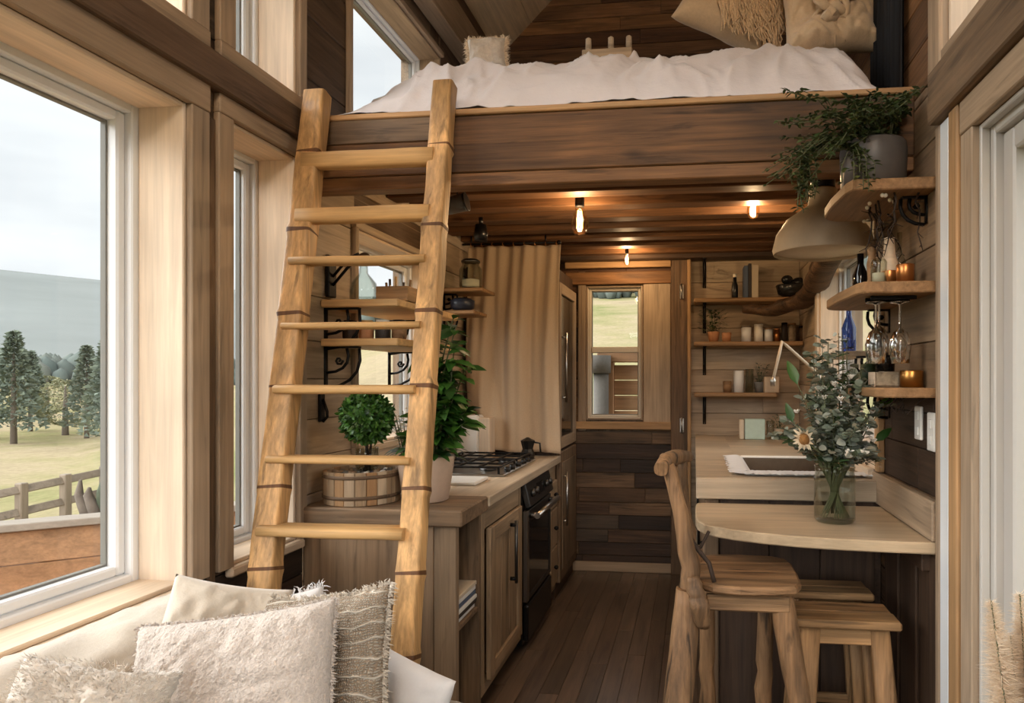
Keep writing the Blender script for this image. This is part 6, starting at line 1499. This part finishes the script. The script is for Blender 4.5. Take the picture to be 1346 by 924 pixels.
# ================================================================== STOOLS
def stool(x0, x1, y0, y1, z, lb, seed):
    s = thing('wooden_stool', ((x0 + x1) / 2, (y0 + y1) / 2, 0), lb, 'stool', 'wooden stools under the bar table')
    mb = MB('stool'); ym = (y0 + y1) / 2
    mb.box(x0, x1, y0, ym - .001, z - .027, z, 'stool', .006); mb.box(x0 + .006, x1 - .004, ym + .001, y1, z - .027, z - .001, 'stool', .006); mb.build('seat', s)
    mb = MB('stool'); a = .035
    mb.box(x0 + a, x1 - a, y0 + .03, y0 + .05, z - .085, z - .035, 'stool', .004); mb.box(x0 + a, x1 - a, y1 - .05, y1 - .03, z - .085, z - .035, 'stool', .004)
    mb.box(x0 + a, x0 + a + .02, y0 + .05, y1 - .05, z - .085, z - .035, 'stool', .004); mb.box(x1 - a - .02, x1 - a, y0 + .05, y1 - .05, z - .085, z - .035, 'stool', .004); mb.build('apron', s)
    for sx in (0, 1):
        for sy in (0, 1):
            tx, ty = (x0 + .06, x1 - .06)[sx], (y0 + .045, y1 - .045)[sy]; bx_, by_ = tx + (-.045, .045)[sx], ty + (-.03, .03)[sy]
            mb = MB('stool'); mb.tube([(bx_, by_, 0), ((tx + bx_) / 2, (ty + by_) / 2, z / 2), (tx, ty, z - .036)], [(.024, .036), (.022, .033), (.020, .030)], 'stool', 12, ax=2, prof=7, up=(0, 1, 0)); mb.build('leg', s)
    for f, pr in ((.34, 'x'), (.26, 'y')):
        zz = z * f; k = 1 - f; 
        if pr == 'x':
            for sy in (0, 1): yy = (y0 + .045 - .03 * k, y1 - .045 + .03 * k)[sy]; mb = MB('stool'); mb.box(x0 + .06 - .045 * k + .015, x1 - .06 + .045 * k - .015, yy - .010, yy + .010, zz - .018, zz + .018, 'stool', .004); mb.build('stretcher', s)
        else:
            for sx in (0, 1): xx = (x0 + .06 - .045 * k, x1 - .06 + .045 * k)[sx]; mb = MB('stool'); mb.box(xx - .010, xx + .010, y0 + .045 - .02, y1 - .045 + .02, zz - .018, zz + .018, 'stool', .004); mb.build('stretcher', s)
stool(.31, .64, 2.205, 2.40, .645, 'front wooden slab stool with splayed square legs under the bar table', 1)
stool(.34, .625, 2.475, 2.64, .65, 'rear wooden stool tucked behind the front stool under the bar table', 2)

# ================================================================== PAMPAS IN A FLOOR VASE
c = Vector((.63, 1.34, 0)); r = thing('pampas_vase', c, 'tall cream floor vase of fluffy beige pampas plumes beside the glass door', 'plant')
mb = MB('clay_cream'); mb.lathe(shell([(.05, 0), (.07, .05), (.075, .25), (.05, .36), (.045, .42)], .005), c); mb.build('vase', r)
ms = MB('stem'); mb = MB('plume'); rr_ = random.Random(51)
for k in range(16):
    a = rr_.uniform(0, 6.28); e = c + Vector((.06 * math.cos(a) - .015, .09 * math.sin(a), rr_.uniform(.80, .99))); m = c + Vector((.02 * math.cos(a), .03 * math.sin(a), .5)); ms.tube([c + UP * .05, m, e], .002, 'stem', 5)
    for i in range(2600):
        t = rr_.random() ** .8; q = m.lerp(e, .1 + .9 * t); b = rr_.uniform(0, 6.28); d = Vector((math.cos(b), math.sin(b), rr_.uniform(-.2, 1.2))).normalized(); l = rr_.uniform(.02, .06) * (1.15 - .8 * t * t); s_ = d.cross(Vector((rr_.gauss(0, 1), rr_.gauss(0, 1), 0)))  .normalized() * .0009
        if q.x + d.x * l > XR - .01: continue
        mb.add([q - s_, q + s_, q + d * l - UP * l * .2], [(0, 1, 2)])
ms.build('stems', r); o = mb.build('plumes', r); o['kind'] = 'stuff'

# ================================================================== LIGHT, WORLD, CAMERA
w = bpy.data.worlds.new('sky'); SC.world = w; w.use_nodes = True; nt = w.node_tree; L = nt.links; bg = nt.nodes['Background']
tcn = N(nt, 'ShaderNodeTexCoord'); mp = N(nt, 'ShaderNodeMapping'); mp.inputs['Scale'].default_value = (1.0, 1.0, 4.0); L.new(tcn.outputs['Generated'], mp.inputs['Vector'])
n1 = N(nt, 'ShaderNodeTexNoise', Scale=2.2, Detail=5.0, Roughness=.5); L.new(mp.outputs[0], n1.inputs['Vector'])
rp = ramp(nt, [(.32, (212, 215, 219)), (.5, (230, 232, 234)), (.68, (241, 242, 242))]); L.new(n1.outputs['Fac'], rp.inputs['Fac']); L.new(rp.outputs[0], bg.inputs['Color']); bg.inputs['Strength'].default_value = SKY
w.cycles.sampling_method = 'MANUAL'; w.cycles.sample_map_resolution = 512
def sun(name, az, el, e, ang, col):
    ld = bpy.data.lights.new(name, 'SUN'); ld.energy = e; ld.angle = math.radians(ang); ld.color = col
    o = bpy.data.objects.new(name, ld); C.objects.link(o); a, b = math.radians(az), math.radians(el)
    d = Vector((math.cos(b) * math.cos(a), math.cos(b) * math.sin(a), math.sin(b))); o.rotation_euler = (-d).to_track_quat('-Z', 'Y').to_euler(); o.location = d * 20; return o
for a in SUNS: sun(*a)
# added fill light: glowing paper globe, out of view behind the camera
for i, (x, y, z, rr, pw, lb) in enumerate(FILL_GLOBES):
    r = thing('added_fill_globe', (x, y, z), lb, 'lamp', 'added fill globes')
    mb = MB('lamp_shade'); prof = [(max(.03, rr * math.sin(math.pi * k / 16)), -rr * math.cos(math.pi * k / 16)) for k in range(17)]; mb.lathe(prof, (x, y, z), seg=32, closed=True); mb.build('shade', r)
    mb = MB('iron'); mb.tube([(x, y, z + rr), (x, y, RIDGE - abs(x - XC) - .0)], .004, 'iron', 6); mb.build('cord', r)
FAM['lamp_shade'][0].node_tree.nodes['Principled BSDF'].inputs['Emission Strength'].default_value = FILL_GLOBE_E

cam = bpy.data.cameras.new('camera'); co = bpy.data.objects.new('camera', cam); C.objects.link(co); SC.camera = co
co.location = (0, 0, H); co.rotation_euler = (math.pi / 2, 0, TH); cam.sensor_fit = 'HORIZONTAL'; cam.sensor_width = 36; cam.lens = F / 1346 * 36
cam.shift_x = -(PX0 - 673) / 1346; cam.shift_y = (HZ - 462) / 1346; cam.clip_start = .02; cam.clip_end = 4000
vsn = SC.view_settings; vsn.view_transform = 'Standard'; vsn.look = 'None'; vsn.gamma = 1; vsn.use_curve_mapping = False; vsn.exposure = EXPO
cy = SC.cycles; cy.max_bounces = 10; cy.diffuse_bounces = 6; cy.glossy_bounces = 3; cy.transmission_bounces = 6; cy.transparent_max_bounces = 16
cy.caustics_reflective = False; cy.caustics_refractive = False; cy.sample_clamp_indirect = 6; cy.use_denoising = True; cy.denoiser = 'OPENIMAGEDENOISE'; cy.blur_glossy = .5
